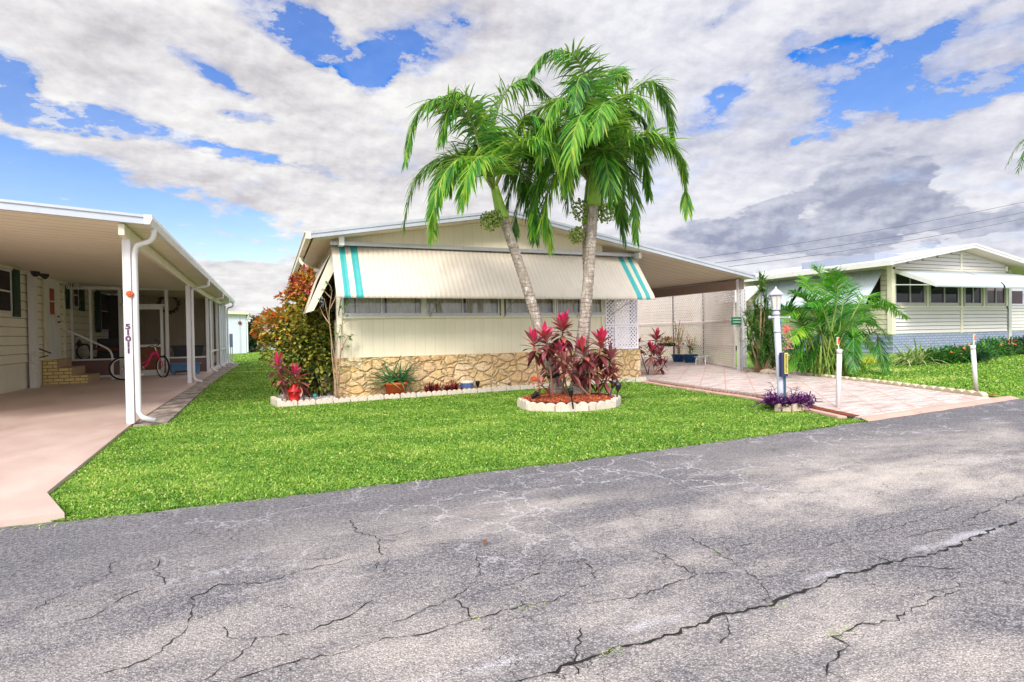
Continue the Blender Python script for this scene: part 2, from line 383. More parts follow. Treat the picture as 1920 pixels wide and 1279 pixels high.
def grooved(name, c, pitch=.2, axis=0, depth=.35, rough=.55, gw=.06):
    """painted panel with narrow pressed grooves at a regular pitch"""
    m, N = base_mat(name, rough); p = geo(N); q = N.xyz(p)[axis]
    fr = N.m('FRACT', N.m('DIVIDE', q, pitch)); d = N.m('ABSOLUTE', N.m('SUBTRACT', fr, .5))
    g = N.mr(d, .5 - gw, .5, 0, 1, True)
    fr2 = N.m('FRACT', N.m('ADD', N.m('DIVIDE', q, pitch * 1.0), .37)); g2 = N.mr(N.m('ABSOLUTE', N.m('SUBTRACT', fr2, .5)), .5 - gw * .5, .5, 0, .5, True)
    gg = N.m('MAXIMUM', g, g2)
    n = N.noise(p, 1.3, 5, .6); st = N.noise(N.vm('MULTIPLY', p, (6, 6, .5)), 1.0, 5, .6)
    col = N.mix(N.mr(n, .3, .7), tuple(k * .95 for k in c), tuple(min(1, k * 1.04) for k in c))
    col = N.mix(N.m('MULTIPLY', N.mr(st, .5, .8, 0, 1), .25), col, tuple(k * .72 for k in c))
    col = N.mix(N.m('MULTIPLY', gg, depth), col, tuple(k * .45 for k in c))
    N.put(N.b.inputs['Base Color'], col); bump(N, N.m('SUBTRACT', 1.0, gg), .5, .006); return m
M['wall_cream'] = grooved('cream_grooved_wall', S(230, 220, 196), .2, 0, .17)
M['ceiling'] = grooved('ribbed_carport_ceiling', S(222, 210, 186), .30, 1, .7, .5, .10)
M['ceiling_x'] = grooved('ribbed_patio_ceiling', S(238, 226, 208), .32, 1, .7, .5, .10)
M['skirt_white'] = grooved('ribbed_skirting', S(226, 222, 208), .11, 1, .5, .5, .12)
M['inner'] = grooved('porch_inner_wall', S(186, 170, 148), .2, 0, .4)
M['shedwall'] = grooved('shed_panel', S(194, 202, 216), .35, 0, .2)
M['lap_shadow'] = plain('siding_shadow_edge', S(138, 130, 120), .7, .1, 4)  # shadow line under each siding board, put into a darker edge colour
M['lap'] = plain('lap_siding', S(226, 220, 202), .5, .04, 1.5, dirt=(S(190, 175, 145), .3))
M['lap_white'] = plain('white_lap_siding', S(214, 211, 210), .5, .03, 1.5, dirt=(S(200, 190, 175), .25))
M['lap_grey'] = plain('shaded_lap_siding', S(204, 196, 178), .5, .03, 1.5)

def stone():
    m, N = base_mat('flagstone_skirt', .9); p = geo(N)
    q = N.vm('MULTIPLY', p, (1, 0, 1.35)); w = N.vm('SCALE', N.vm('SUBTRACT', N.noise(q, 2.6, 3, .5, out=1), (.5, .5, .5)), .28)
    q = N.vm('ADD', q, w)
    e = N.vor(q, 4.4, 'DISTANCE_TO_EDGE', 'Distance', .85); cell = N.vor(q, 4.4, 'F1', 'Color', .85)
    cx, cy, cz = N.xyz(cell)
    mort = N.mr(e, .012, .034, 1, 0, True)
    n1 = N.noise(p, 17, 7, .75, .6); n2 = N.noise(p, 46, 5, .7)
    c = N.mix(cx, S(240, 216, 156), S(246, 232, 196)); c = N.mix(N.m('MULTIPLY', cy, .6), c, S(214, 172, 96))
    c = N.mix(N.mr(n1, .46, .66, 0, .95, True), c, S(172, 118, 44)); c = N.mix(N.mr(n2, .54, .7, 0, .7), c, S(120, 84, 40))
    c = N.mix(N.mr(N.noise(p, 1.2, 3), .35, .7, 0, .5), c, S(236, 186, 146))
    c = N.mix(N.m('MULTIPLY', mort, .7), c, S(150, 134, 100)); N.put(N.b.inputs['Base Color'], c)
    h = N.m('SUBTRACT', N.m('ADD', N.mr(e, 0, .14, 0, 1.2, True), N.m('MULTIPLY', n1, .8)), N.m('MULTIPLY', n2, .35))
    bump(N, h, .9, .035); return m
M['stone'] = stone()
def brick(name, c1, c2, mortar, bw=.2, bh=.07, off=.5, axis=0, msize=.012, bm=.5):
    m, N = base_mat(name, .8); p = geo(N); x, y, z = N.xyz(p)
    t = N.new('ShaderNodeTexBrick'); N.put(t.inputs['Vector'], N.comb((x, y)[axis], z, 0))
    t.inputs['Scale'].default_value = 1; t.inputs['Brick Width'].default_value = bw; t.inputs['Row Height'].default_value = bh
    t.inputs['Mortar Size'].default_value = msize; t.inputs['Mortar Smooth'].default_value = .2
    N.put(t.inputs['Color1'], c1); N.put(t.inputs['Color2'], c2); N.put(t.inputs['Mortar'], mortar)
    c = N.mix(N.mr(N.noise(p, 30, 4, .6), .4, .7, 0, .35), t.outputs[0], tuple(k * .6 for k in c1))
    N.put(N.b.inputs['Base Color'], c); bump(N, N.m('SUBTRACT', 1.0, t.outputs[1]), bm, .01); return m
M['brick_blue'] = brick('blue_grey_brick', S(146, 158, 186), S(160, 170, 198), S(112, 122, 150), .22, .085)
M['brick_yellow'] = brick('yellow_brick', S(226, 200, 134), S(240, 218, 156), S(146, 120, 76), .26, .1)

def road_mat():
    m, N = base_mat('old_asphalt', .85); p = geo(N); x, y, z = N.xyz(p)
    q = N.vm('MULTIPLY', p, (1, 1, 0))
    big = N.noise(N.vm('MULTIPLY', q, (.32, .75, 0)), 1.0, 5, .6, .4); mid = N.noise(N.vm('MULTIPLY', q, (1, 1.6, 0)), 1.6, 5, .65)
    ag = N.vor(q, 105, 'F1', 'Distance'); agc = N.xyz(N.vor(q, 105, 'F1', 'Color'))[0]; sp = N.noise(q, 150, 3, .8); g2 = N.noise(q, 42, 4, .8)
    # worn patches where the light stones show
    wear = N.mr(N.m('ADD', N.m('MULTIPLY', big, .75), N.m('MULTIPLY', mid, .35)), .45, .70, 0, 1, True)
    nearlawn = N.mr(y, 2.9, 3.9, 1, 0, True)            # the sealed strip beside the lawn keeps its darker coat
    wear = N.m('MULTIPLY', wear, N.mr(y, 3.0, 4.4, 1, .15, True))
    leftd = N.mr(x, -2.2, 2.2, .25, 1, True)
    wear = N.m('MULTIPLY', wear, leftd)
    basec = N.mix(mid, S(122, 121, 127), S(152, 149, 153))
    basec = N.mix(N.mr(g2, .42, .56, 0, .85), basec, S(72, 71, 80)); basec = N.mix(N.mr(N.noise(q, 85, 2, .8), .46, .62, 0, .5), basec, S(54, 52, 60))
    st = N.m('MULTIPLY', N.mr(agc, .25, .7, 0, 1), N.mr(ag, .25, .55, 1, 0, True))
    st = N.m('MULTIPLY', st, N.mr(nearlawn, 0, 1, .12, .8))
    c = N.mix(N.m('MULTIPLY', st, N.mr(wear, 0, 1, .65, 1)), basec, S(216, 206, 204))
    c = N.mix(N.m('MULTIPLY', wear, N.mr(sp, .38, .56, .0, .9)), c, S(232, 219, 207))
    # web of pale hairline cracks near the lawn
    wq = N.vm('ADD', q, N.vm('SCALE', N.noise(q, 4, 4, .7, out=1), .35))
    e1 = N.vor(wq, 2.6, 'DISTANCE_TO_EDGE'); e2 = N.vor(wq, 6.5, 'DISTANCE_TO_EDGE')
    web = N.m('MAXIMUM', N.mr(e1, .0, .026, 1, 0, True), N.m('MULTIPLY', N.mr(e2, 0, .045, 1, 0, True), N.mr(mid, .45, .6, 0, .8)))
    web = N.m('MULTIPLY', web, N.mr(N.noise(q, 1.1, 4, .6), .42, .58, 0, 1, True))
    web = N.m('MULTIPLY', web, N.m('MULTIPLY', N.mr(x, -1.5, 1.0, .2, 1), N.mr(y, 2.3, 3.4, .12, 1, True))); web = N.m('MULTIPLY', web, N.mr(sp, .3, .5, .3, 1))
    c = N.mix(N.m('MULTIPLY', web, .8), c, S(206, 203, 210))
    e3 = N.vor(N.vm('ADD', wq, (3.3, 1.1, 0)), 1.7, 'DISTANCE_TO_EDGE')
    dk = N.m('MULTIPLY', N.mr(e3, 0, .005, 1, 0, True), N.mr(N.noise(q, 1.7, 4), .44, .54, 0, 1, True))
    c = N.mix(N.m('MULTIPLY', dk, .7), c, S(30, 26, 26))
    # chalky line along the long joint
    (a, b) = (T(820, 1275), T(1900, 985)); dx, dy = (b - a).x, (b - a).y; L = math.hypot(dx, dy)
    dist = N.m('ADD', N.m('MULTIPLY', N.m('SUBTRACT', x, a.x), -dy / L), N.m('MULTIPLY', N.m('SUBTRACT', y, a.y), dx / L))
    dist = N.m('ADD', dist, N.m('MULTIPLY', N.m('SUBTRACT', N.noise(q, 2.2, 3), .5), .16))
    ch = N.m('MULTIPLY', N.mr(N.m('ABSOLUTE', dist), .005, .05, 1, 0, True), N.mr(mid, .47, .60, 0, 1, True)); ch = N.m('MULTIPLY', ch, N.mr(sp, .38, .6, .0, .8))
    c = N.mix(N.m('MULTIPLY', ch, .75), c, S(224, 224, 236))
    N.put(N.b.inputs['Base Color'], c)
    bump(N, N.m('ADD', N.m('MULTIPLY', ag, -.7), N.m('ADD', g2, N.m('MULTIPLY', dk, -1.5))), .75, .012)
    return m
M['road'] = road_mat()
M['crack'] = plain('dark_crack', S(26, 22, 22), .95, .3, 30)  # near-black colour of the open cracks themselves
def ground_mat():
    m, N = base_mat('lawn_soil', .95); p = geo(N)
    c = N.mix(N.mr(N.noise(p, .6, 5, .6), .35, .65), S(96, 140, 40), S(132, 166, 52)); c = N.mix(N.mr(N.noise(p, 30, 4, .7), .45, .7, 0, .8), c, S(62, 104, 20))
    c = N.mix(N.mr(N.noise(p, 2.2, 4, .6), .58, .75, 0, .5), c, S(170, 160, 90))
    N.put(N.b.inputs['Base Color'], c); bump(N, N.noise(p, 40, 4, .7), .6, .03); return m
M['ground'] = ground_mat()
def slab_mat():
    m, N = base_mat('painted_slab', .42); p = geo(N)
    n = N.noise(N.vm('MULTIPLY', p, (1, .6, 1)), .9, 6, .6, .4); n2 = N.noise(p, 14, 5, .7)
    c = N.mix(N.mr(n, .35, .65), S(184, 158, 148), S(204, 182, 172)); c = N.mix(N.mr(n2, .55, .75, 0, .25), c, S(176, 136, 118))
    N.put(N.b.inputs['Base Color'], c); N.put(N.b.inputs['Roughness'], N.mr(n, .3, .7, .38, .6)); bump(N, N.noise(p, 90, 3, .6), .15, .01); return m
M['slab'] = slab_mat()
def stripc():
    m, N = base_mat('dirty_concrete', .9); p = geo(N)
    n = N.noise(p, 3.5, 7, .75); c = N.mix(N.mr(n, .38, .62, 0, 1, True), S(92, 80, 74), S(178, 164, 152)); N.put(N.b.inputs['Base Color'], c); bump(N, n, .4, .02); return m
M['strip'] = stripc()
def drive_mat():
    """stamped paving: pale washed planks with pink joints"""
    m, N = base_mat('stamped_paving', .75); p = geo(N); x, y, z = N.xyz(p)
    # joints run along (dx,dy)
    dx, dy = 2.55, 2.85; L = math.hypot(dx, dy); ux, uy = dx / L, dy / L
    u = N.m('ADD', N.m('MULTIPLY', x, ux), N.m('MULTIPLY', y, uy)); v = N.m('SUBTRACT', N.m('MULTIPLY', x, -uy), N.m('MULTIPLY', y, -ux))
    pitch = .455; v0 = -(10.47) * uy + 11.59 * ux
    fv = N.m('FRACT', N.m('ADD', N.m('DIVIDE', N.m('SUBTRACT', v, v0), pitch), .5)); jd = N.m('MULTIPLY', N.m('ABSOLUTE', N.m('SUBTRACT', fv, .5)), pitch)
    joint = N.m('MULTIPLY', N.mr(jd, .006, .016, 1, 0, True), N.mr(N.noise(p, 6, 3), .3, .6, .45, 1))
    row = N.m('FLOOR', N.m('ADD', N.m('DIVIDE', N.m('SUBTRACT', v, v0), pitch), .5))
    s1 = N.noise(N.vm('MULTIPLY', p, (2.2, 13, 0)), 1.0, 6, .7, .6); s2 = N.noise(p, 30, 4, .7); blot = N.noise(p, 1.3, 4, .6)
    c = N.mix(N.mr(s1, .42, .62, 0, 1, True), S(216, 205, 200), S(172, 150, 145)); c = N.mix(N.mr(s2, .50, .66, 0, .6), c, S(150, 126, 122))
    c = N.mix(N.mr(blot, .60, .72, 0, .4, True), c, S(222, 150, 122))
    c = N.mix(N.mr(N.m('FRACT', N.m('MULTIPLY', N.m('SINE', N.m('MULTIPLY', row, 12.9)), 437.5)), 0, 1, 0, .12), c, S(196, 172, 164))
    c = N.mix(N.m('MULTIPLY', joint, .75), c, S(190, 140, 122)); N.put(N.b.inputs['Base Color'], c)
    bump(N, N.m('SUBTRACT', N.m('MULTIPLY', s1, .6), joint), .4, .01); return m
M['drive'] = drive_mat()
def mulch_mat(name, a, b, c3, sc=60):
    m, N = base_mat(name, .9); p = geo(N); v = N.xyz(N.vor(p, sc, 'F1', 'Color')); n = N.vor(N.vm('MULTIPLY', p, (1, 1, 1)), sc, 'F1')
    c = N.mix(v[0], a, b); c = N.mix(N.mr(v[1], .7, .75, 0, .8), c, c3); N.put(N.b.inputs['Base Color'], c); bump(N, N.m('SUBTRACT', v[2], n), 1.0, .03); return m
M['mulch'] = mulch_mat('red_mulch', S(150, 60, 30), S(196, 92, 50), S(96, 34, 20))
M['gravel'] = mulch_mat('white_gravel', S(206, 196, 196), S(240, 236, 238), S(140, 112, 100), 42)
def trunk_mat(name, a, b, ring):
    m, N = base_mat(name, .85); p = geo(N); x, y, z = N.xyz(p)
    zz = N.m('ADD', z, N.m('MULTIPLY', N.noise(p, 4, 4, .6), .16)); r = N.m('MULTIPLY', N.mr(N.m('ABSOLUTE', N.m('SUBTRACT', N.m('FRACT', N.m('DIVIDE', zz, .062)), .5)), .34, .5, 0, 1, True), N.mr(N.noise(p, 3.5, 3), .35, .6, .25, .8))
    n = N.noise(N.vm('MULTIPLY', p, (1, 1, .35)), 22, 6, .75); c = N.mix(N.mr(n, .38, .62), a, b); c = N.mix(N.m('MULTIPLY', r, .5), c, ring)
    c = N.mix(N.mr(N.noise(p, 9, 4, .7), .56, .66, 0, .6), c, S(232, 228, 218)); N.put(N.b.inputs['Base Color'], c); bump(N, N.m('SUBTRACT', n, r), .7, .02); return m
M['trunk'] = trunk_mat('grey_palm_trunk', S(132, 118, 108), S(184, 172, 162), S(92, 74, 66))
M['trunk_up'] = trunk_mat('brown_palm_trunk', S(126, 92, 74), S(168, 136, 112), S(74, 48, 38))
M['shaft'] = plain('green_crownshaft', S(140, 178, 60), .35, .2, 7, dirt=(S(92, 140, 60), .6))
M['palm'] = leafmat('palm_leaflets', [(0, S(20, 78, 36)), (.3, S(52, 126, 42)), (.6, S(104, 170, 50)), (.85, S(156, 196, 66)), (1, S(196, 212, 90))], .38, .42, hue=.2)
M['grassblade'] = leafmat('grass_blades', [(0, S(62, 106, 26)), (.4, S(108, 160, 46)), (.75, S(160, 194, 70)), (1, S(228, 224, 150))], .6, .3, hue=.25)
M['ti'] = leafmat('ti_leaves', [(0, S(74, 30, 34)), (.35, S(126, 54, 60)), (.62, S(186, 118, 122)), (.74, S(196, 120, 80)), (.84, S(196, 44, 84)), (1, S(236, 70, 126))], .35, .3, hue=.05)
M['croton'] = leafmat('copperleaf_leaves', [(0, S(54, 76, 30)), (.25, S(128, 140, 50)), (.48, S(186, 176, 76)), (.66, S(214, 140, 62)), (.84, S(204, 80, 50)), (1, S(140, 46, 66))], .45, .25, hue=.12)
M['areca'] = leafmat('areca_leaflets', [(0, S(22, 84, 28)), (.4, S(64, 150, 36)), (.7, S(124, 184, 40)), (1, S(198, 196, 70))], .4, .3)
M['drac'] = leafmat('dracaena_leaves', [(0, S(22, 58, 28)), (.5, S(58, 114, 42)), (1, S(142, 172, 84))], .4, .22)
M['aloe'] = leafmat('aloe_leaves', [(0, S(44, 98, 62)), (.5, S(82, 142, 88)), (1, S(150, 180, 110))], .4, .1)
M['maroon'] = leafmat('maroon_leaves', [(0, S(60, 10, 18)), (.5, S(116, 20, 30)), (1, S(160, 44, 44))], .4, .15)
M['purple'] = leafmat('purple_leaves', [(0, S(48, 16, 60)), (.5, S(96, 34, 108)), (1, S(150, 78, 150))], .45, .2)
M['shrub'] = leafmat('shrub_leaves', [(0, S(18, 66, 26)), (.5, S(54, 128, 36)), (.85, S(132, 178, 50)), (1, S(200, 200, 90))], .45, .25)
M['spider'] = leafmat('striped_strap_leaves', [(0, S(60, 120, 40)), (.5, S(150, 180, 90)), (1, S(222, 220, 170))], .45, .25)
M['hedge'] = leafmat('dark_hedge_leaves', [(0, S(18, 54, 30)), (.6, S(34, 84, 40)), (1, S(70, 120, 50))], .5, .15)
M['petal'] = leafmat('pink_petals', [(0, S(206, 120, 120)), (.5, S(232, 160, 168)), (1, S(240, 200, 200))], .5, .3)
M['petal_o'] = leafmat('orange_petals', [(0, S(214, 70, 40)), (1, S(246, 140, 60))], .5, .3)
# ================================================================== the setting
def sheet(name, poly, dz, mat, thick=0.0, kind='structure'):
    b = MB(); pts = [(x, y, gz(x) + dz) for x, y in poly]
    if thick: b.prism([(a, c, d - thick) for a, c, d in pts], (0, 0, thick))
    else: b.poly(pts)
    o = b.build(name, mat); o['kind'] = kind; return o
b = MB(); xs = [-400, -20, 60, 400]
for i in range(3): b.poly([(xs[i], -200, gz(xs[i])), (xs[i + 1], -200, gz(xs[i + 1])), (xs[i + 1], 500, gz(xs[i + 1])), (xs[i], 500, gz(xs[i]))])
b.build('ground', M['ground'])['kind'] = 'structure'
# road with a softly wandering edge
EDGE = [(-60, 5.3), (-20, 5.1), (-8, 4.97), (-3, 4.93), (-1.3, 4.90), (.5, 4.80), (2.4, 4.75), (4.4, 4.77), (6.4, 4.80), (9.3, 4.92), (14, 5.1), (20, 5.4), (60, 7)]
def edge_y(x):
    for (a, ya), (c, yc) in zip(EDGE, EDGE[1:]):
        if a <= x <= c: return ya + (yc - ya) * (x - a) / (c - a)
    return 5
ex = [-60, -40, -20, -12, -8] + [-5 + .12 * i for i in range(130)] + [11, 14, 20, 40, 60]
b = MB(); top = [(x, edge_y(x) + .03 * math.sin(x * 3.1) + .02 * math.sin(x * 9.7) + (U(-.012, .012) if -5 < x < 11 else 0)) for x in ex]
for (x0, y0), (x1, y1) in zip(top, top[1:]):
    b.poly([(x0, -14, gz(x0) + .006), (x1, -14, gz(x1) + .006), (x1, y1, gz(x1) + .006), (x0, y0, gz(x0) + .006)])
road = b.build('road', M['road'], smooth=False); road['kind'] = 'structure'
# open cracks traced over the asphalt
def crack(pts, w=.018):
    P = [T(*p) for p in pts]; C = []
    for a, c in zip(P, P[1:]):
        n = max(2, int((c - a).length / .028)); nn = Vector((-(c - a).y, (c - a).x, 0)).normalized()
        for k in range(n): C.append(a.lerp(c, k / n) + nn * U(-.014, .014))
    C.append(P[-1]); bb = MB(); pr = None
    for k, p in enumerate(C):
        d = C[min(k + 1, len(C) - 1)] - C[max(k - 1, 0)]; nn = Vector((-d.y, d.x, 0)).normalized() * (w * .27 * U(.1, 1.3) * (1 if .04 < k / len(C) < .96 else .3))
        q = (bb.V((p.x - nn.x, p.y - nn.y, gz(p.x) + .0095)), bb.V((p.x + nn.x, p.y + nn.y, gz(p.x) + .0095)))
        if pr: bb.face((pr[0], q[0], q[1], pr[1]))
        pr = q
    bb.build('crack', M['crack'], road)
crack([(960, 1279), (1040, 1262), (1085, 1243), (1150, 1222), (1250, 1196), (1360, 1155), (1440, 1140), (1560, 1088), (1670, 1058), (1760, 1040), (1840, 1005), (1920, 975)], .03)
crack([(640, 1228), (720, 1200), (800, 1190), (880, 1165), (985, 1138), (1040, 1130), (1080, 1105), (1130, 1095)], .012)
crack([(1100, 1135), (1180, 1125), (1240, 1107), (1310, 1080), (1370, 1078)], .012)
crack([(145, 1279), (240, 1256), (300, 1225), (355, 1175), (362, 1125), (410, 1100), (500, 1095), (560, 1075), (620, 1060), (700, 1040)], .012)
crack([(110, 1180), (170, 1160), (230, 1122), (310, 1098), (290, 1070), (300, 1050), (270, 1062)], .010)
crack([(380, 1279), (440, 1240), (480, 1200), (425, 1198), (420, 1180)], .011)
crack([(480, 1200), (560, 1192), (640, 1165), (700, 1130)], .012)
crack([(440, 1279), (520, 1250), (600, 1236), (640, 1228)], .012)
crack([(1220, 1025), (1260, 1055), (1300, 1080)], .01); crack([(1350, 1034), (1400, 1025), (1480, 1010)], .008)
crack([(1280, 1005), (1350, 1040), (1400, 1075), (1432, 1100), (1440, 1135)], .01)
crack([(1540, 1279), (1560, 1240), (1590, 1215), (1565, 1200), (1600, 1180), (1680, 1165), (1740, 1130), (1800, 1110)], .012)
crack([(1360, 1155), (1370, 1190), (1350, 1210)], .01); crack([(1640, 1045), (1690, 1062), (1790, 1070)], .012)
crack([(650, 975), (670, 1000), (708, 1010), (715, 1035), (705, 1070)], .012); crack([(708, 1010), (750, 1003), (800, 990)], .008)
crack([(895, 1040), (900, 1075), (870, 1115), (840, 1128), (710, 1185)], .009); crack([(850, 1128), (880, 1150), (885, 1165)], .012)
crack([(0, 1180), (30, 1165), (90, 1130), (130, 1105), (200, 1088), (215, 1050)], .008); crack([(1080, 1050), (1115, 1070), (1112, 1090)], .01)
crack([(1090, 1180), (1078, 1240), (1085, 1270)], .012); crack([(1800, 985), (1860, 955), (1920, 930)], .01); crack([(1700, 1010), (1800, 990), (1850, 985)], .008)
crack([(1540, 1030), (1640, 1000), (1700, 985), (1800, 950)], .007); crack([(930, 1110), (1010, 1078), (1100, 1068)], .006)

# neighbour's painted slab
sheet('patio_slab', [(-9, 4.97), (-1.34, 4.94), (-1.66, 5.71), (-1.84, 9.6), (-1.88, 34), (-9, 34)], .05, M['slab'], .1)
sheet('concrete_strip', [(-1.82, 9.75), (-1.40, 9.75), (-1.50, 17.5), (-1.38, 26), (-1.34, 31), (-1.86, 31), (-1.87, 17)], .035, M['strip'], .08)
# own driveway
DRV = [(6.42, 4.86), (9.25, 4.99), (9.5, 5.72), (9.96, 7.24), (10.36, 8.8), (10.72, 10.6), (11.95, 14.0), (12.4, 15.9), (12.7, 21), (7.78, 21), (7.78, 11.9), (7.3, 10.2), (7.1, 8.6), (6.96, 6.9), (6.72, 5.8)]
sheet('driveway', DRV, .03, M['drive'], .08)
b = MB(); pr = None
for k in range(17):                                             # pink apron lip at the road
    t = k / 16; x = 6.38 + (9.62 - 6.38) * t; y = 4.86 + (5.02 - 4.86) * t
    cur = [b.V((x, y - .13 - .01 * math.sin(k * 2), gz(x) + .008)), b.V((x, y - .04, gz(x) + .036)), b.V((x, y + .012, gz(x) + .036))]
    if pr: b.face((pr[0], cur[0], cur[1], pr[1])); b.face((pr[1], cur[1], cur[2], pr[2]))
    pr = cur
o = b.build('driveway_lip', M['pinkpaver']); o['kind'] = 'structure'
# beds
def sk(xy, dz): return (xy[0], xy[1], gz(xy[0]) + dz)
BED = [(.16, 10.88), (6.9, 10.64), (7.6, 10.62), (7.7, 11.3), (1.2, 11.3), (1.15, 14.0), (.2, 14.0), (.05, 11.4)]
o = sheet('gravel_bed', BED, .03, M['gravel'], .08)

# scalloped concrete edging: block pieces along a line, one thing per run
def edging(name, path, label, seg=.3, bumps=3, h=.11, th=.07, mat='edging', lift=.0, group=None, tilt=0.0):
    P = []; 
    for a, c in zip(path, path[1:]):
        a, c = Vector(a), Vector(c); L = (c - a).length; n = max(1, round(L / seg))
        for k in range(n): P.append((a.lerp(c, k / n), a.lerp(c, (k + 1) / n)))
    b = MB()
    for a, c in P:
        d = (c - a); L = d.length; d = d.normalized(); nn = Vector((-d.y, d.x)); g = .006
        pts = []
        tl = U(-.006, .006); hh = h * U(.93, 1.06)
        for i in range(bumps):
            for j in range(7):
                u = (i + j / 6) / bumps; z = hh - .035 + .035 * math.sin(math.pi * j / 6) ** .6
                if j == 6 and i < bumps - 1: continue
                pts.append((g + u * (L - 2 * g), z))
        pts = [(g, -.06)] + pts + [(L - g, -.06)]
        def W(u, z, s_): q = a + d * u + nn * (s_ * th / 2 + tl); return (q.x, q.y, gz(q.x) + z + lift)
        front = [b.V(W(u, z, -1)) for u, z in pts]; back = [b.V(W(u, z, 1)) for u, z in pts]
        b.face(front); b.face(back[::-1])
        for i in range(len(pts)): j = (i + 1) % len(pts); b.face((front[i], back[i], back[j], front[j]))
    o = b.build(name, M[mat], loc=(path[0][0], path[0][1], gz(path[0][0])), bevel=.006)
    return tag(o, label, 'edging', group)
edging('bed_edging', [(.13, 10.84), (6.88, 10.58), (7.35, 10.45)], 'white scalloped concrete edging along the front of the gravel bed', .3, 3, .11)
edging('bed_edging', [(.13, 10.86), (.02, 11.5)], 'short white scalloped edging at the left end of the bed by the red lantern', .32, 3, .15)
ICX, ICY, IR = 4.24, 8.06, .76
ring = [(ICX + IR * math.cos(a), ICY + IR * math.sin(a)) for a in [2 * math.pi * k / 10 + .2 for k in range(11)]]
edging('island_edging', ring, 'ring of scalloped concrete blocks round the palm island', .6, 3, .145, .08)
b = MB(); n = 48; c0 = b.V((ICX, ICY, gz(ICX) + .17)); pr = None
for r in (.25, .5, .74):
    cur = [b.V((ICX + r * math.cos(2 * math.pi * k / n), ICY + r * math.sin(2 * math.pi * k / n), gz(ICX) + .165 - .06 * r * r + U(-.012, .012))) for k in range(n)]
    for k in range(n):
        if pr: b.face((pr[k], cur[k], cur[(k + 1) % n], pr[(k + 1) % n]))
        else: b.face((c0, cur[k], cur[(k + 1) % n]))
    pr = cur
mul = b.build('mulch', M['mulch']); mul['kind'] = 'stuff'; mul['label'] = 'red bark mulch filling the palm island'
# loose chips on the mulch, gravel stones in the bed
def chips(name, n, fn, size, mats, label, flat=.5):
    V = np.zeros((n * 4, 3)); Fc = np.zeros((n * 4, 3), int); TT = np.zeros(n * 4)
    for i in range(n):
        x, y, z = fn(); a = U(0, 6.28); s_ = size * U(.5, 1.4); l = s_ * U(1, 2.2)
        ca, sa = math.cos(a), math.sin(a)
        for j, (u, v, w) in enumerate(((-l, -s_, 0), (l, -s_ * .6, U(0, s_)), (0, s_, U(0, s_ * .5)), (U(-.3, .3) * l, 0, s_ * 1.3 * flat + .003))):
            V[i * 4 + j] = (x + ca * u - sa * v, y + sa * u + ca * v, z + w)
        Fc[i * 4:i * 4 + 4] = np.array(((0, 2, 1), (0, 1, 3), (1, 2, 3), (2, 0, 3))) + i * 4; TT[i * 4:i * 4 + 4] = U(0, 1)
    o = quick(name, V, Fc, mats, TT); o['kind'] = 'stuff'; o['label'] = label; return o
M['chip'] = leafmat('bark_chips', [(0, S(92, 34, 20)), (.5, S(168, 74, 38)), (1, S(214, 120, 74))], .9, .0)
M['pebble'] = leafmat('pebbles', [(0, S(150, 120, 112)), (.3, S(222, 214, 212)), (1, S(248, 246, 248))], .8, .0)
def in_island():
    a = U(0, 6.283); r = .71 * math.sqrt(U(0, 1)); return (ICX + r * math.cos(a), ICY + r * math.sin(a), gz(ICX) + .165 - .06 * r * r)
chips('mulch_chips', 2600, in_island, .012, M['chip'], 'loose red bark chips over the palm island')
def in_bed():
    while 1:
        x, y = U(.15, 7.5), U(10.66, 11.2)
        if y > 10.92 - .035 * x: return (x, y, gz(x) + .032)
chips('gravel_stones', 5200, in_bed, .013, M['pebble'], 'white gravel stones in the bed along the stone skirting', .8)
def in_bed2():
    x, y = U(.2, 1.1), U(11.2, 13.2); return (x, y, gz(x) + .032)
chips('gravel_stones', 900, in_bed2, .014, M['pebble'], 'gravel stones round the corner under the copperleaf bush', .8)
# driveway borders: pink planks, log rolls, tan kerb
def path_pts(path, step):
    out = []
    for a, c in zip(path, path[1:]):
        a, c = Vector(a), Vector(c); n = max(1, round((c - a).length / step))
        out += [(a.lerp(c, k / n), a.lerp(c, (k + 1) / n)) for k in range(n)]
    return out
BL = [(7.22, 10.25), (7.02, 8.5), (6.9, 6.9), (6.66, 5.8), (6.4, 4.95)]
b = MB()
for a, c in path_pts(BL, .62):
    d = (c - a).normalized(); nn = Vector((-d.y, d.x)); L = (c - a).length; o0 = U(-.02, .02)
    q = [a + d * .02 + nn * (o0 - .03), a + d * (L - .02) + nn * (o0 - .03), a + d * (L - .02) + nn * (o0 - .15), a + d * .02 + nn * (o0 - .15)]
    b.hexa([(p.x, p.y, gz(p.x) - .03) for p in q] + [(p.x, p.y, gz(p.x) + .045 + U(-.006, .006)) for p in q])
tag(b.build('border_pavers', M['pinkpaver'], loc=(7.2, 10, gz(7.2)), bevel=.008), 'pink plank pavers bordering the front lawn along the driveway', 'border')
b = MB()
for a, c in path_pts(BL[:3], .1):
    m = (a + c) / 2; b.lathe([(.042, -.04), (.046, .05), (.038, .075), (.01, .085)], (m.x + .07, m.y, gz(m.x)), 8)
tag(b.build('log_edging', M['greylog'], loc=(7.2, 10, gz(7.2)), smooth=True), 'grey brown log roll edging between the pink pavers and the driveway', 'edging')
b = MB()
for a, c in path_pts(BL, .2):
    b.poly([(a.x - .02, a.y, gz(a.x) + .04), (c.x - .02, c.y, gz(c.x) + .04), (c.x + .13, c.y, gz(c.x) + .04), (a.x + .13, a.y, gz(a.x) + .04)])
o = b.build('mulch', M['mulch']); o['kind'] = 'stuff'; o['label'] = 'red mulch strip beside the driveway border'
BR = [(11.0, 10.9), (10.45, 8.9), (10.06, 7.24), (9.6, 5.72), (9.42, 5.2)]
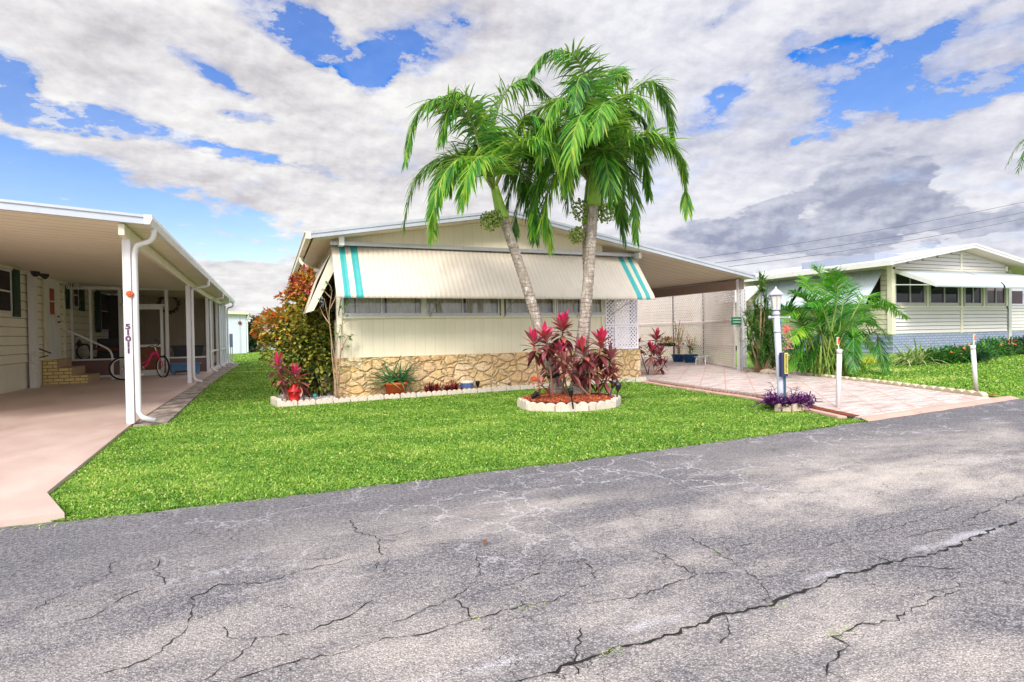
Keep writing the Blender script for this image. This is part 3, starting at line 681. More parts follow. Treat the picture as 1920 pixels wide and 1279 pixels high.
edging('driveway_kerb', BR, 'tan scalloped kerb blocks along the far side of the driveway', .5, 3, .085, .09, 'edging_tan')
b = MB()
for a, c in path_pts([(10.5, 8.9), (10.2, 7.24), (9.74, 5.72), (9.6, 5.2)], .2): b.poly([(a.x, a.y, gz(a.x) + .035), (a.x + .14, a.y, gz(a.x) + .035), (c.x + .14, c.y, gz(c.x) + .035), (c.x, c.y, gz(c.x) + .035)])
o = b.build('mulch', M['mulch']); o['kind'] = 'stuff'; o['label'] = 'red mulch behind the far driveway kerb'

# ---------------------------------------------------------------- grass
def grass_field(name, polys, holes, label, dens, seed, hmul=1.0):
    rs = np.random.RandomState(seed); P = []
    def inside(poly, x, y):
        r = np.zeros(len(x), bool); n = len(poly)
        for i in range(n):
            (x0, y0), (x1, y1) = poly[i], poly[(i + 1) % n]
            c = ((y0 > y) != (y1 > y)) & (x < (x1 - x0) * (y - y0) / (y1 - y0 + 1e-12) + x0); r ^= c
        return r
    for poly in polys:
        a = np.array(poly); x0, y0 = a.min(0); x1, y1 = a.max(0)
        for ya in np.arange(y0, y1, 1.0):
            yb = min(ya + 1, y1); d = dens(ya); n = int((x1 - x0) * (yb - ya) * d)
            x = rs.uniform(x0, x1, n); y = rs.uniform(ya, yb, n); k = inside(poly, x, y)
            for cx, cy, r in holes: k &= (x - cx) ** 2 + (y - cy) ** 2 > r * r
            P.append(np.stack([x[k], y[k]], 1))
    P = np.concatenate(P); n = len(P); dist = np.hypot(P[:, 0], P[:, 1])
    wid = (.003 + .0009 * dist) * rs.uniform(.6, 1.4, n) * .66; h = (.022 + .0009 * dist) * rs.uniform(.5, 1.35, n) * hmul
    # lumps and thin patches
    ph = rs.uniform(0, 6.28, 8); kx = rs.uniform(-3, 3, 8); ky = rs.uniform(-3, 3, 8)
    L = sum(np.sin(P[:, 0] * kx[i] * (1 + i * .5) + P[:, 1] * ky[i] * (1 + i * .5) + ph[i]) for i in range(8)) / 8
    az = rs.uniform(0, 6.283, n); lean = rs.uniform(.2, 1.3, n); tint = np.clip(rs.normal(.45, .2, n) + L * .22, 0, 1)
    D = sum(np.sin(P[:, 0] * kx[i] * .9 + P[:, 1] * ky[-i - 1] * 1.3 + ph[i] * 2) for i in range(8)) / 8
    tint = np.clip(tint + np.where(D > .3, (D - .3) * .7, 0), 0, 1); h *= np.where(D > .3, .9, 1)
    tint = np.where(rs.uniform(0, 1, n) < .03, .98, tint)
    h *= 1 + .35 * L
    z = .018 * (P[:, 0] - 1)
    dx, dy = np.cos(az), np.sin(az); sx, sy = -dy, dx
    V = np.zeros((n, 5, 3)); 
    for j, (t, w) in enumerate(((0, 1), (0, -1), (.55, .9), (.55, -.9))):
        off = lean * h * t * (.6 + .6 * t); V[:, j, 0] = P[:, 0] + dx * off + sx * wid * w; V[:, j, 1] = P[:, 1] + dy * off + sy * wid * w; V[:, j, 2] = z + h * t * (1 - .15 * lean * t)
    V[:, 4, 0] = P[:, 0] + dx * lean * h * 1.2; V[:, 4, 1] = P[:, 1] + dy * lean * h * 1.2; V[:, 4, 2] = z + h * (1 - .35 * lean)
    base = (np.arange(n) * 5)[:, None]
    Fc = np.concatenate([base + np.array([0, 1, 3]), base + np.array([0, 3, 2]), base + np.array([2, 3, 4])], 0)
    o = quick(name, V.reshape(-1, 3), Fc, M['grassblade'], np.repeat(tint, 5)); o['kind'] = 'stuff'; o['label'] = label
    return o
def wob(pts, step=.1, amp=.025):
    out = []
    for a, c in zip(pts, pts[1:] + pts[:1]):
        a, c = Vector(a), Vector(c); L = (c - a).length; n = max(1, int(L / step)) if L < 12 else 1
        for k in range(n): q = a.lerp(c, k / n); out.append((q.x + U(-amp, amp), q.y + U(-amp, amp)))
    return out
LAWN = wob([(-1.7, 5.72), (-1.36, 4.88), (.5, 4.74), (2.4, 4.69), (4.4, 4.70), (6.46, 4.75), (6.3, 5.0), (6.55, 5.8), (6.78, 6.9), (6.9, 8.5), (7.12, 10.3), (6.9, 10.53), (.08, 10.8), (-.03, 11.5), (-1.40, 11.5), (-1.38, 9.7), (-1.86, 9.66)])
grass_field('grass', [LAWN], [(ICX, ICY, IR + .03), (6.34, 5.98, .2)], 'short bright green lawn in front of the cream house', lambda y: 14000 if y < 7 else (9500 if y < 9 else 5600), 1)
grass_field('grass', [[(-1.40, 11.5), (-.03, 11.5), (.05, 14), (1.1, 14), (1.1, 26), (6, 30), (6, 48), (-4, 48), (-1.3, 31), (-1.36, 26), (-1.48, 17.5)]], [], 'strip of lawn running back between the two houses', lambda y: 2200 if y < 18 else (900 if y < 28 else 260), 2, .9)
grass_field('grass', [[(9.75, 5.05), (13, 5.15), (20, 5.5), (26, 6), (27, 12.6), (14.8, 11.4), (11.3, 9.6), (10.6, 8.9), (10.22, 7.24), (9.9, 5.72)]], [], 'lawn in front of the white neighbouring house on the right', lambda y: 1300 if y < 8 else 700, 3, 1.0)
# weeds and grass creeping over the slab edge and in the cracks
def in_edge():
    x = U(-4, -1.2); return (x, edge_y(x) + U(-.05, .03), gz(x) + .01)
b = MB()
for i in range(900):
    x = U(-4.5, 6.4); y = edge_y(x) + U(-.09, .02); q = (x, y, gz(x) + .008)
    if x < -1.4 and math.sin(x * 3) + U(-1, 1) < 0: continue
    b.blade(q, (U(-1, 1), U(-1.2, .3), U(.2, .8)), (0, 0, 1), U(.03, .075), .008, .8, 2, U(.3, 1))
for px, py in ((1560, 1195), (983, 1142), (886, 1163), (1010, 1138), (1350, 1040), (1455, 1140), (1050, 870), (1066, 874), (1060, 872), (1045, 868), (200, 975), (1160, 1225), (1145, 1228), (1583, 1186)):
    p = T(px, py)
    for i in range(9): b.blade((p.x + U(-.035, .035), p.y + U(-.02, .02), p.z + .01), (U(-1, 1), U(-1, 1), U(.2, .9)), (0, 0, 1), U(.01, .026), .004, .6, 2, U(.5, 1))
o = b.build('weeds', M['grassblade']); o['kind'] = 'stuff'; o['label'] = 'grass runners and weeds along the road edge and in the cracks'
# fallen leaves
def litter(name, px, py, s, mat, label):
    p = T(px, py); b = MB(); a = U(0, 6.28)
    b.blade((p.x, p.y, p.z + .035), (math.cos(a), math.sin(a), .15), (0, 0, 1), s, s * .4, .3, 3, .6, shape=(.4, 1, .8)); tag(b.build(name, mat, loc=(p.x, p.y, p.z)), label, 'leaf')
litter('fallen_leaf', 908, 1030, .07, M['rust'], 'brown fallen leaf lying on the asphalt, nearest the middle of the road')
litter('fallen_leaf', 1012, 1088, .04, M['black'], 'tiny dark fallen leaf on the pale worn asphalt')
litter('fallen_leaf', 1722, 776, .06, M['redpot'], 'small red fallen leaf on the driveway lip')
litter('fallen_leaf', 1634, 732, .05, M['redpot'], 'small red fallen leaf on the paving behind the near white post')
# ================================================================== the cream house
HY = 11.24; FY = 10.8
hr = root('mobile_home', (4, HY, .05), 'cream mobile home with striped awning and flagstone skirting', 'house')
fx = lambda px: PY(px, 560, HY).x
def roofz(x): return 3.64 - .165 * (4.42 - x) if x < 4.42 else 3.64 - .181 * (x - 4.42)
XL, XR, BACK = 1.16, 6.80, 27.0
SILL, WTOP = 1.555, 2.55
b = MB()                                                         # front wall below, between and above the windows
b.box(XL, XR, HY, HY + .1, .78, SILL)
b.prism([(XL, HY, WTOP), (XR, HY, WTOP), (XR, HY, roofz(XR) - .13), (4.42, HY, 3.50), (XL, HY, roofz(XL) - .13)], (0, .1, 0))
b.build('wall', M['wall_cream'], hr)
b = MB(); b.box(XL, XL + .1, HY + .1, BACK, .3, roofz(XL) - .13); b.box(XR - .1, XR, HY + .1, BACK, .3, roofz(XR) - .13); b.box(XL, XR, BACK, BACK + .1, .3, 2.9)
b.build('side_wall', M['lap'], hr)
b = MB(); b.prism([(XL - .03, HY - .05, -.05), (7.72, HY - .05, .05), (7.72, HY - .05, .79), (XL - .03, HY - .05, .79)], (0, .16, 0)); b.box(XL - .03, XL + .1, HY + .11, BACK, -.1, .78)
b.build('stone_skirting', M['stone'], hr)
b = MB(); b.box(XL - .02, XL + .07, HY - .03, HY + .02, .79, 2.8); b.build('corner_trim', M['cream_trim'], hr)
b = MB(); b.box(XR - .06, XR + .02, HY - .03, HY - .002, .79, 2.8); b.build('corner_trim', M['cream_trim'], hr)
# roof: one thin folded slab with fascia round it
b = MB(); X0, X1 = .70, 10.72; t = .05
for (a, c) in ((X0, 4.42), (4.42, X1)):
    za, zc = roofz(a), roofz(c)
    b.hexa([(a, FY + .02, za - t), (c, FY + .02, zc - t), (c, BACK, zc - t), (a, BACK, za - t), (a, FY + .02, za - .006), (c, FY + .02, zc - .006), (c, BACK, zc - .006), (a, BACK, za - .006)])
b.build('roof', M['white'], hr)
b = MB()                                                         # soffits
b.hexa([(X0 + .05, FY + .03, roofz(X0 + .05) - .125), (XR, FY + .03, 0), (XR, HY - .002, 0), (X0 + .05, HY - .002, 0)] + [(0, 0, 0)] * 4) if 0 else None
def soff(x0, x1, y0, y1, dz=.115, th=.02):
    b.hexa([(x0, y0, roofz(x0) - dz - th), (x1, y0, roofz(x1) - dz - th), (x1, y1, roofz(x1) - dz - th), (x0, y1, roofz(x0) - dz - th), (x0, y0, roofz(x0) - dz), (x1, y0, roofz(x1) - dz), (x1, y1, roofz(x1) - dz), (x0, y1, roofz(x0) - dz)])
soff(X0 + .04, 4.42, FY + .03, HY - .002); soff(4.42, XR, FY + .03, HY - .002); soff(X0 + .04, XL - .002, HY - .002, BACK)
b.build('soffit', M['soffit'], hr)
b = MB(); soff(XR + .002, X1 - .05, FY + .03, BACK - 4, .10, .02)
b.build('carport_ceiling', M['ceiling'], hr)
b = MB(); fh = .125                                              # front fascia, stepped profile
for (a, c) in ((X0, 4.42), (4.42, X1)):
    za, zc = roofz(a), roofz(c)
    for (d0, d1, yy) in ((0, .05, -.03), (.05, .09, -.015), (.09, fh, -.035)):
        b.hexa([(a, FY + yy, za - d1), (c, FY + yy, zc - d1), (c, FY + .018, zc - d1), (a, FY + .018, za - d1), (a, FY + yy, za - d0), (c, FY + yy, zc - d0), (c, FY + .018, zc - d0), (a, FY + .018, za - d0)])
b.build('fascia', M['trim'], hr)
b = MB(); z = roofz(X0); b.box(X0 - .09, X0 - .002, FY - .03, BACK, z - .135, z - .02); b.box(X0 - .11, X0 - .09, FY - .03, BACK, z - .03, z - .01)
b.build('gutter', M['cream_trim'], hr)
b = MB(); z = roofz(X0) - .13; b.tube(cat([(X0 - .04, 13.3, z), (X0 - .04, 13.3, z - .12), (X0 + .12, 13.2, z - .26), (X0 + .36, 13.1, z - .34), (XL - .05, 13.0, z - .5)], 5) + [Vector((XL - .05, 13.0, .2))], .045, 8)
b.build('downspout', M['cream_trim'], hr, smooth=True)
b = MB(); b.hexa([(X1 - .25, 11.05, 2.16), (X1 - .1, 11.05, 2.16), (X1 - .1, 22, 2.16), (X1 - .25, 22, 2.16), (X1 - .25, 11.05, 2.38), (X1 - .1, 11.05, 2.38), (X1 - .1, 22, 2.38), (X1 - .25, 22, 2.38)])
b.build('carport_beam', M['beam'], hr)
b = MB(); b.box(7.55, 7.62, 10.95, 14, 2.80, 2.92); b.build('outrigger', M['white'], hr); b = MB(); b.box(1.18, 1.27, FY + .1, HY, 2.82, 2.98); b.build('outrigger', M['white'], hr)
# windows (each a frame with two sashes, glass and curtain)
wins = [(640, 791, 715), (797, 935, 866), (947, 1038, 992), (1042, 1131, 1087)]
for a, c, m in wins:
    x0, x1, xm = fx(a), fx(c), fx(m)
    b = MB(); g = .035
    b.box(x0, x1, HY - .04, HY + .03, SILL, SILL + g); b.box(x0, x1, HY - .04, HY + .03, WTOP - g, WTOP); b.box(x0, x0 + g, HY - .038, HY + .03, SILL + g, WTOP - g); b.box(x1 - g, x1, HY - .038, HY + .03, SILL + g, WTOP - g)
    b.box(xm - .016, xm + .016, HY - .03, HY + .02, SILL + g, WTOP - g); b.box(x0 + g, x1 - g, HY - .02, HY + .01, SILL + g, SILL + g + .025)
    w = b.build('window', M['grey_al'], hr)
    b = MB(); b.poly([(x0 + g, HY + .0, SILL + g), (x1 - g, HY, SILL + g), (x1 - g, HY, WTOP - g), (x0 + g, HY, WTOP - g)]); b.build('pane', M['glass'], w)
    b = MB(); n = 60; pr = None
    for k in range(n + 1):
        x = x0 + (x1 - x0) * k / n; y = HY + .17 + .035 * math.sin(k * 1.25 + a) + .015 * math.sin(k * 2.9); cur = (b.V((x, y, SILL - .1)), b.V((x, y, WTOP + .1)))
        if pr and not (k % 23 in (11,)): b.face((pr[0], cur[0], cur[1], pr[1]))
        pr = cur
    b.build('curtain', M['curtain'], w, smooth=True)
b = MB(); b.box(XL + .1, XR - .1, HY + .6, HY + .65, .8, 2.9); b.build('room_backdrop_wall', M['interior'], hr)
b = MB()
for px in (794, 941): x = fx(px); b.box(x - .035, x + .035, HY - .035, HY + .05, SILL, WTOP)
x = fx(1040); b.box(x - .02, x + .02, HY - .035, HY + .05, SILL, WTOP)
b.box(XL + .07, XR - .06, HY - .055, HY - .001, SILL - .04, SILL - .002)
b.box(XL, fx(640) - .002, HY - .01, HY + .1, SILL, WTOP); b.box(fx(1131) + .002, XR - .06, HY - .01, HY + .1, SILL, WTOP)
b.build('window_trim', M['cream_trim'], hr)
# front awning, ribbed sheet with a rolled lower edge
AX0, AX1 = 1.07, 7.60
def awning(parent, x0, x1, prof, pitch, amp, mats, stripes, name='awning', axis='x', sgn=1):
    """prof: list of (out, z); runs along x (or y), corrugated across the slope"""
    b = MB(); n = int((x1 - x0) / pitch); st = 6; prev = None
    for k in range(n * st + 1):
        u = x0 + (x1 - x0) * k / (n * st); ph = (k % st) / st; c = amp * (abs(math.sin(math.pi * ph)) ** .7)
        cur = []
        for i, (o_, z) in enumerate(prof):
            a = prof[max(i - 1, 0)]; d = prof[min(i + 1, len(prof) - 1)]; tx, tz = d[0] - a[0], d[1] - a[1]; L = math.hypot(tx, tz) or 1
            oo, zz = o_ - tz / L * c, z + tx / L * c
            cur.append(b.V((u, oo, zz) if axis == 'x' else (sgn * oo, u, zz)))
        if prev:
            um = u - (x1 - x0) / (n * st) / 2 - x0; mi = 0
            for s0, s1 in stripes:
                if s0 < um < s1: mi = 1
            for i in range(len(cur) - 1): b.face((prev[i], cur[i], cur[i + 1], prev[i + 1]), mi)
        prev = cur
    o = b.build(name, mats, parent, smooth=True)
    md = o.modifiers.new('thickness', 'SOLIDIFY'); md.thickness = .004; return o
W_ = AX1 - AX0; stripes = [(.12, .235), (.33, .445), (W_ - .235, W_ - .12), (W_ - .445, W_ - .33)]
prof = [(-(HY - .06), 2.84)] + [(-(HY - .06 - .60 * t), 2.84 - .76 * t) for t in (.25, .5, .75, 1)] + [(-10.50, 1.985), (-10.455, 1.91), (-10.44, 1.85)]
prof = [(-o_, z) for o_, z in prof]
# outward is -y: build with the true y values
aw = awning(hr, AX0, AX1, [(y, z) for y, z in prof][::-1], .093, .008, [M['awn'], M['teal']], stripes)
b = MB(); b.box(AX0 - .02, AX1 + .02, HY - .12, HY - .002, 2.85, 2.90); b.box(AX0 - .02, AX1 + .02, HY - .10, HY - .003, 2.905, 2.925)
for k in range(46): x = AX0 + .1 + k * .14; b.box(x, x + .012, HY - .125, HY - .12, 2.86, 2.885)
b.build('awning_rail', M['grey_al'], aw)
for px0, px1 in ((806, 822), (945, 965), (1082, 1100)):
    p = PY(px0, 594, HY - .06); q = PY(px1, 560, HY - .3); b = MB(); b.tube([p, q, q + (q - p) * .2], .010, 6); b.build('awning_arm', M['chrome'], aw)
for p, q in (((AX1 - .35, 10.52, 1.95), (6.95, HY - .05, 1.55)), ((AX0 + .1, 10.55, 1.95), (AX0 + .1, HY - .05, 1.58))): b = MB(); b.tube([p, q], .010, 6); b.build('awning_arm', M['chrome'], aw)
b = MB()                                                         # awning end cheeks
b.prism([(AX0, HY - .05, 2.84), (AX0, 10.55, 2.06), (AX0, 10.46, 1.9), (AX0, 10.58, 1.98), (AX0, HY - .05, 2.72)], (.012, 0, 0)); b.build('awning_end', M['white'], aw)
# narrow awning down the left side, seen end-on
sp = [(XL - .02, 2.86), (.98, 2.58), (.80, 2.2), (.66, 1.8), (.60, 1.62)]
sa = awning(hr, HY - .05, 17.5, sp, .093, .014, [M['awn'], M['teal']], [], 'side_awning', 'y')
b = MB(); b.prism([(XL - .02, HY - .07, 2.86), (.60, HY - .07, 1.62), (.74, HY - .07, 1.66), (XL - .02, HY - .07, 2.45)], (0, .02, 0)); b.build('awning_end', M['cream_trim'], sa)
b = MB(); b.box(XL - .02, XL - .001, HY + .3, 16.8, 1.5, 2.7); b.build('side_window', M['glass_dark'], hr)
# lattice panel on the skirting beside the wall
def lattice(parent, p0, p1, z0, z1, pitch, w, mat, name='lattice', th=.008, frame=.04):
    """diagonal strips in the vertical plane p0->p1, clipped to the panel, in two layers"""
    p0, p1 = Vector((p0[0], p0[1], 0)), Vector((p1[0], p1[1], 0)); d = p1 - p0; L = d.length; d.normalize(); nn = Vector((-d.y, d.x, 0)); H = z1 - z0; b = MB()
    for s_, off in ((1, -th * .6), (-1, th * .6)):
        c = -H if s_ == 1 else 0
        while c < L + (0 if s_ == 1 else H):
            # line u = c + s*t , z = t
            t0, t1 = 0, H
            if s_ == 1: t0 = max(t0, -c); t1 = min(t1, L - c)
            else: t0 = max(t0, c - L); t1 = min(t1, c)
            if t1 - t0 > .02:
                a = p0 + d * (c + s_ * t0) + nn * off + Vector((0, 0, z0 + t0)); e = p0 + d * (c + s_ * t1) + nn * off + Vector((0, 0, z0 + t1)); b.beam(a, e, th, w, up=(nn.cross(e - a)).normalized())
            c += pitch
    o = b.build(name, mat, parent)
    if frame:
        b = MB(); zf = .022
        for u0, u1, a, c in ((0, L, z0, z0 + frame), (0, L, z1 - frame, z1), (0, frame, z0 + frame, z1 - frame), (L - frame, L, z0 + frame, z1 - frame)):
            q = p0 + d * u0; r = p0 + d * u1; b.hexa([q - nn * zf + Vector((0, 0, a)), r - nn * zf + Vector((0, 0, a)), r + nn * zf + Vector((0, 0, a)), q + nn * zf + Vector((0, 0, a)), q - nn * zf + Vector((0, 0, c)), r - nn * zf + Vector((0, 0, c)), r + nn * zf + Vector((0, 0, c)), q + nn * zf + Vector((0, 0, c))])
        b.build('lattice_frame', mat, o)
    return o
def fences():
    lr = root('lattice_screen', (7.2, HY, .79), 'white trellis panel on top of the stone skirting, right of the front windows', 'trellis')
    lattice(lr, (XR + .03, HY - .02), (7.68, HY - .02), .80, 1.32, .085, .027, M['lattice'])
    lattice(lr, (XR + .03, HY - .02), (7.68, HY - .02), 1.33, 2.3, .085, .027, M['lattice'])
    b = MB(); b.box(6.82, 7.7, 12.3, 12.35, .8, 2.8); b.build('porch_dark_sheet', M['interior'], lr)  # dark sheet standing in for the dim porch behind the trellis
    b = MB(); b.box(7.05, 7.11, HY - .06, HY - .045, .8, 2.3); b.build('post', M['lattice'], lr)
    lr = root('lattice_fence', (11.2, 13.5, .2), 'long white lattice privacy fence along the carport, dark posts', 'lattice fence')
    pts = [(10.78, 11.55), (11.87, 14.0), (12.25, 15.9), (12.5, 18.6), (12.6, 20.9)]
    for k, (a, c) in enumerate(zip(pts, pts[1:])):
        z0 = gz(a[0]) + .05
        lattice(lr, a, c, z0, z0 + 1.15, .115, .036, M['lattice2'], frame=.03); lattice(lr, a, c, z0 + 1.16, z0 + 2.2, .115, .036, M['lattice2'], frame=.03)
        b = MB(); b.box(c[0] - .03, c[0] + .03, c[1] - .06, c[1] - .03, z0 - .05, z0 + 2.22); b.build('post', M['black'], lr)
        b = MB(); b.beam((c[0], c[1], z0 + 2.2), (10.5, c[1] - .1, 2.17), .03, .02); b.build('bracket', M['white'], lr)
fences()
# carport columns
def column(x, y, label, h=None):
    o = root('carport_column', (x, y, gz(x)), label, 'column', 'white perforated carport columns')
    b = MB()
    b.box(x - .035, x - .02, y - .04, y + .04, gz(x), h); b.box(x + .045, x + .06, y - .04, y + .04, gz(x), h)
    z = gz(x) + .03
    while z < h - .05: b.beam((x - .02, y - .03, z), (x + .045, y - .03, z + .07), .006, .012, up=(0, 1, 0)); b.beam((x - .02, y - .03, z + .07), (x + .045, y - .03, z), .006, .012, up=(0, 1, 0)); z += .09
    b.box(x - .05, x + .075, y - .05, y + .05, gz(x), gz(x) + .03)
    b.build('column_panel', M['white_post'], o)
column(10.50, 11.1, 'white scrollwork carport column at the front right corner of the roof', 2.4)
column(11.55, 12.05, 'white scrollwork column just behind the corner column, beside the dracaena', 2.3)
o = root('support_post', (8.45, 12.6, gz(8.4)), 'plain grey carport post behind the pink ti plants', 'post')
b = MB(); b.box(8.40, 8.49, 12.55, 12.63, gz(8.4), 2.75); b.build('post_shaft', M['beam'], o); b = MB(); b.box(8.5, 8.53, 12.55, 12.60, gz(8.4), 2.75); b.box(8.36, 8.55, 12.5, 12.66, gz(8.4), gz(8.4) + .05); b.build('post_cladding', M['white_post'], o)
# green sign on the column
sr = root('name_sign', (10.2, 11.1, 1.4), 'small green sign with white lettering on the lattice beside the corner column', 'sign')
a = PY(1368, 595, 11.1); c = PY(1382, 609, 11.1)
b = MB(); b.box(a.x, c.x + .06, 11.02, 11.045, c.z, a.z); b.build('sign_board', M['sign_green'], sr)
b = MB()
for i, z in enumerate((.72, .36)):
    zz = c.z + (a.z - c.z) * z; x = a.x + .03
    while x < c.x + .04: w = U(.008, .014); b.box(x, x + w, 11.016, 11.02, zz - .012, zz + .012 * U(.3, 1)); x += w + .005
b.build('lettering', M['white'], sr)
# mobile-home annex storage under the carport back wall
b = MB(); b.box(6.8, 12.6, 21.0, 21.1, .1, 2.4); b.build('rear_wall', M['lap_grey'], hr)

# ================================================================== lap siding helper
def lap(b, a, c, z0, z1, pitch=.2, proud=.018, zf=None):
    """horizontal boards on the vertical plane a->c; outward is to the right of a->c"""
    a, c = Vector((a[0], a[1], 0)), Vector((c[0], c[1], 0)); d = (c - a).normalized(); nn = Vector((d.y, -d.x, 0)); z = z0
    while z < z1 - 1e-4:
        t = min(z + pitch, z1)
        A0, C0 = a + nn * proud, c + nn * proud
        if zf:                                                   # trim to a sloping top: (z at a) .. (z at c)
            pass
        e_ = min(.016, pitch * .12); p1 = nn * (proud * .35)
        i = [b.V((A0.x, A0.y, z + e_)), b.V((C0.x, C0.y, z + e_)), b.V((c.x + nn.x * .003, c.y + nn.y * .003, t)), b.V((a.x + nn.x * .003, a.y + nn.y * .003, t)), b.V((a.x + p1.x, a.y + p1.y, z)), b.V((c.x + p1.x, c.y + p1.y, z)), b.V((a.x, a.y, z)), b.V((c.x, c.y, z))]
        b.face((i[0], i[1], i[2], i[3])); b.face((i[4], i[5], i[1], i[0]), 1); b.face((i[6], i[7], i[5], i[4]), 1); z += pitch  # bottom bevels take the darker colour that draws the lap shadow

# ================================================================== neighbour on the right
NY = 13.0; NX0, NX1 = 18.7, 24.85
nr = root('neighbour_house', (21, NY, .35), 'white mobile home with blue grey brick base and white metal awnings', 'house')
gx = lambda px: PY(px, 560, NY).x
NFY = 12.45; nl, npk, nrr = PY(1673, 487, NFY), PY(1828, 456, NFY), PY(1920, 486, NFY)
sl, s2 = (npk.z - nl.z) / (npk.x - nl.x), (nrr.z - npk.z) / (nrr.x - npk.x)
def nroof(x): return nl.z + sl * (x - nl.x) if x < npk.x else npk.z + s2 * (x - npk.x)
NRX = 27.2; NB = 21.0
b = MB(); b.box(NX0, NX1, NY, NY + .1, .2, .93); b.box(NX0, NX0 + .1, NY + .1, 40, .2, .93); b.box(NX1, 32, NY + .9, NY + 1.0, .2, .93); b.box(NX1 - .1, NX1, NY + .1, NY + .9, .2, .93)
b.build('brick_base', M['brick_blue'], nr)
b = MB()
lap(b, (NX0, NY + .03), (NX1, NY + .03), .94, 1.80, .125, .034); lap(b, (NX1 - .02, NY + .9), (32, NY + .9), .94, 1.95, .125)
b.build('wall', [M['lap_white'], M['lap_shadow']], nr)
b = MB(); z = 3.0
while z < 4.0:
    x0 = max(NX0, nl.x + (z + .16 + .12 - nl.z) / sl); x1 = min(NX1, npk.x + (z + .16 + .12 - npk.z) / s2)
    if x1 > x0: lap(b, (x0, NY + .03), (x1, NY + .03), z, z + .125, .125, .034)
    z += .125
b.prism([(NX0, NY + .05, 2.9), (NX1, NY + .05, 2.9), (NX1, NY + .05, nroof(NX1) - .12), (npk.x, NY + .05, npk.z - .12), (NX0, NY + .05, nroof(NX0) - .12)], (0, .05, 0))
b.build('gable', [M['lap_white'], M['lap_shadow']], nr)
b = MB()
for px in (1803, ): x = gx(px); b.box(x - .06, x + .06, NY - .01, NY + .009, .94, 1.8); b.box(x - .05, x + .05, NY - .01, NY + .009, 2.95, 3.7)
b.box(NX0 - .05, NX0 + .12, NY - .02, NY + .14, .94, 3.25); b.box(NX1 - .1, NX1 + .02, NY - .02, NY + .02, 1.8, 3.3); b.box(NX0 + .1, NX1, NY - .02, NY + .01, 1.801, 1.86)
b.box(NX0, NX1, NY - .02, NY + .02, 3.05, 3.12)
for px in (1739, 1803, 1845): x = gx(px); b.box(x - .06, x + .06, NY - .02, NY + .02, 1.86, 3.05)
b.build('trim', M['cream_trim'], nr)
for a, c in ((1678, 1736), (1743, 1799), (1808, 1842), (1849, 1886)):
    x0, x1 = gx(a), gx(c); b = MB(); g = .07; b.box(x0, x1, NY, NY + .05, 1.861, 1.861 + g * 1.6); b.box(x0, x0 + g, NY, NY + .05, 1.98, 3.05); b.box(x1 - g, x1, NY, NY + .05, 1.98, 3.05); xm = (x0 + x1) / 2; b.box(xm - .025, xm + .025, NY, NY + .04, 1.98, 3.05)
    w = b.build('window', M['grey_al'], nr); b = MB(); b.poly([(x0 + g, NY + .03, 1.97), (x1 - g, NY + .03, 1.97), (x1 - g, NY + .03, 3.04), (x0 + g, NY + .03, 3.04)]); b.build('pane', M['glass_dark'], w)
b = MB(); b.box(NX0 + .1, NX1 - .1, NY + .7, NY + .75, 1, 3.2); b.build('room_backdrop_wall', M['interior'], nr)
for k in range(5): x = NX0 + 2.2 + k * .86; b = MB(); b.box(x, x + U(.1, .3), NY + .45, NY + .5, 1.9, U(2.1, 2.4)); b.build('window_ornament', M['amber'], nr)
b = MB(); t = .04
for a, c in ((nl.x, npk.x), (npk.x, NRX)):
    za, zc = nroof(a), nroof(c); b.hexa([(a, NFY + .02, za - t), (c, NFY + .02, zc - t), (c, NB, zc - t), (a, NB, za - t), (a, NFY + .02, za - .005), (c, NFY + .02, zc - .005), (c, NB, zc - .005), (a, NB, za - .005)])
b.build('roof', M['white'], nr)
b = MB()
for a, c in ((nl.x, npk.x), (npk.x, NRX)):
    za, zc = nroof(a), nroof(c)
    for d0, d1, yy in ((0, .07, -.03), (.07, .15, -.012)): b.hexa([(a, NFY + yy, za - d1), (c, NFY + yy, zc - d1), (c, NFY + .018, zc - d1), (a, NFY + .018, za - d1), (a, NFY + yy, za - d0), (c, NFY + yy, zc - d0), (c, NFY + .018, zc - d0), (a, NFY + .018, za - d0)])
z = nroof(nl.x); b.box(nl.x - .1, nl.x - .002, NFY - .03, NB - 2, z - .17, z - .01)
b.build('fascia', M['white'], nr)
b = MB()
for a, c in ((nl.x + .02, npk.x), (npk.x, NRX)):
    za, zc = nroof(a) - .11, nroof(c) - .11; b.poly([(a, NFY + .02, za), (c, NFY + .02, zc), (c, 15 if a < npk.x else NB, zc), (a, 15 if a < npk.x else NB, za)])
b.build('soffit', M['soffit'], nr)
def fawn(x0, x1, em='white', name='awning'):
    pr_ = [(NY - .02, 3.06), (NY - .5, 2.86), (NY - 1.0, 2.67), (NY - 1.2, 2.58), (NY - 1.28, 2.48), (NY - 1.3, 2.38)]
    o = awning(nr, x0, x1, pr_[::-1], .12, .014, [M['white_awn'], M['teal']], [], name)
    b = MB(); b.prism([(x0, y, z) for y, z in pr_] + [(x0, NY - 1.15, 2.45), (x0, NY - .02, 2.93)], (.02, 0, 0)); b.build('awning_end', M[em], o)
    b = MB(); b.beam((x0 + .03, NY - 1.2, 2.45), (x0 + .03, NY - .02, 2.55), .03, .03); b.build('awning_arm', M['white'], o)
fawn(NX0 + .1, gx(1800) + .05); fawn(gx(1800) + .14, NX1 + .45, 'dark')
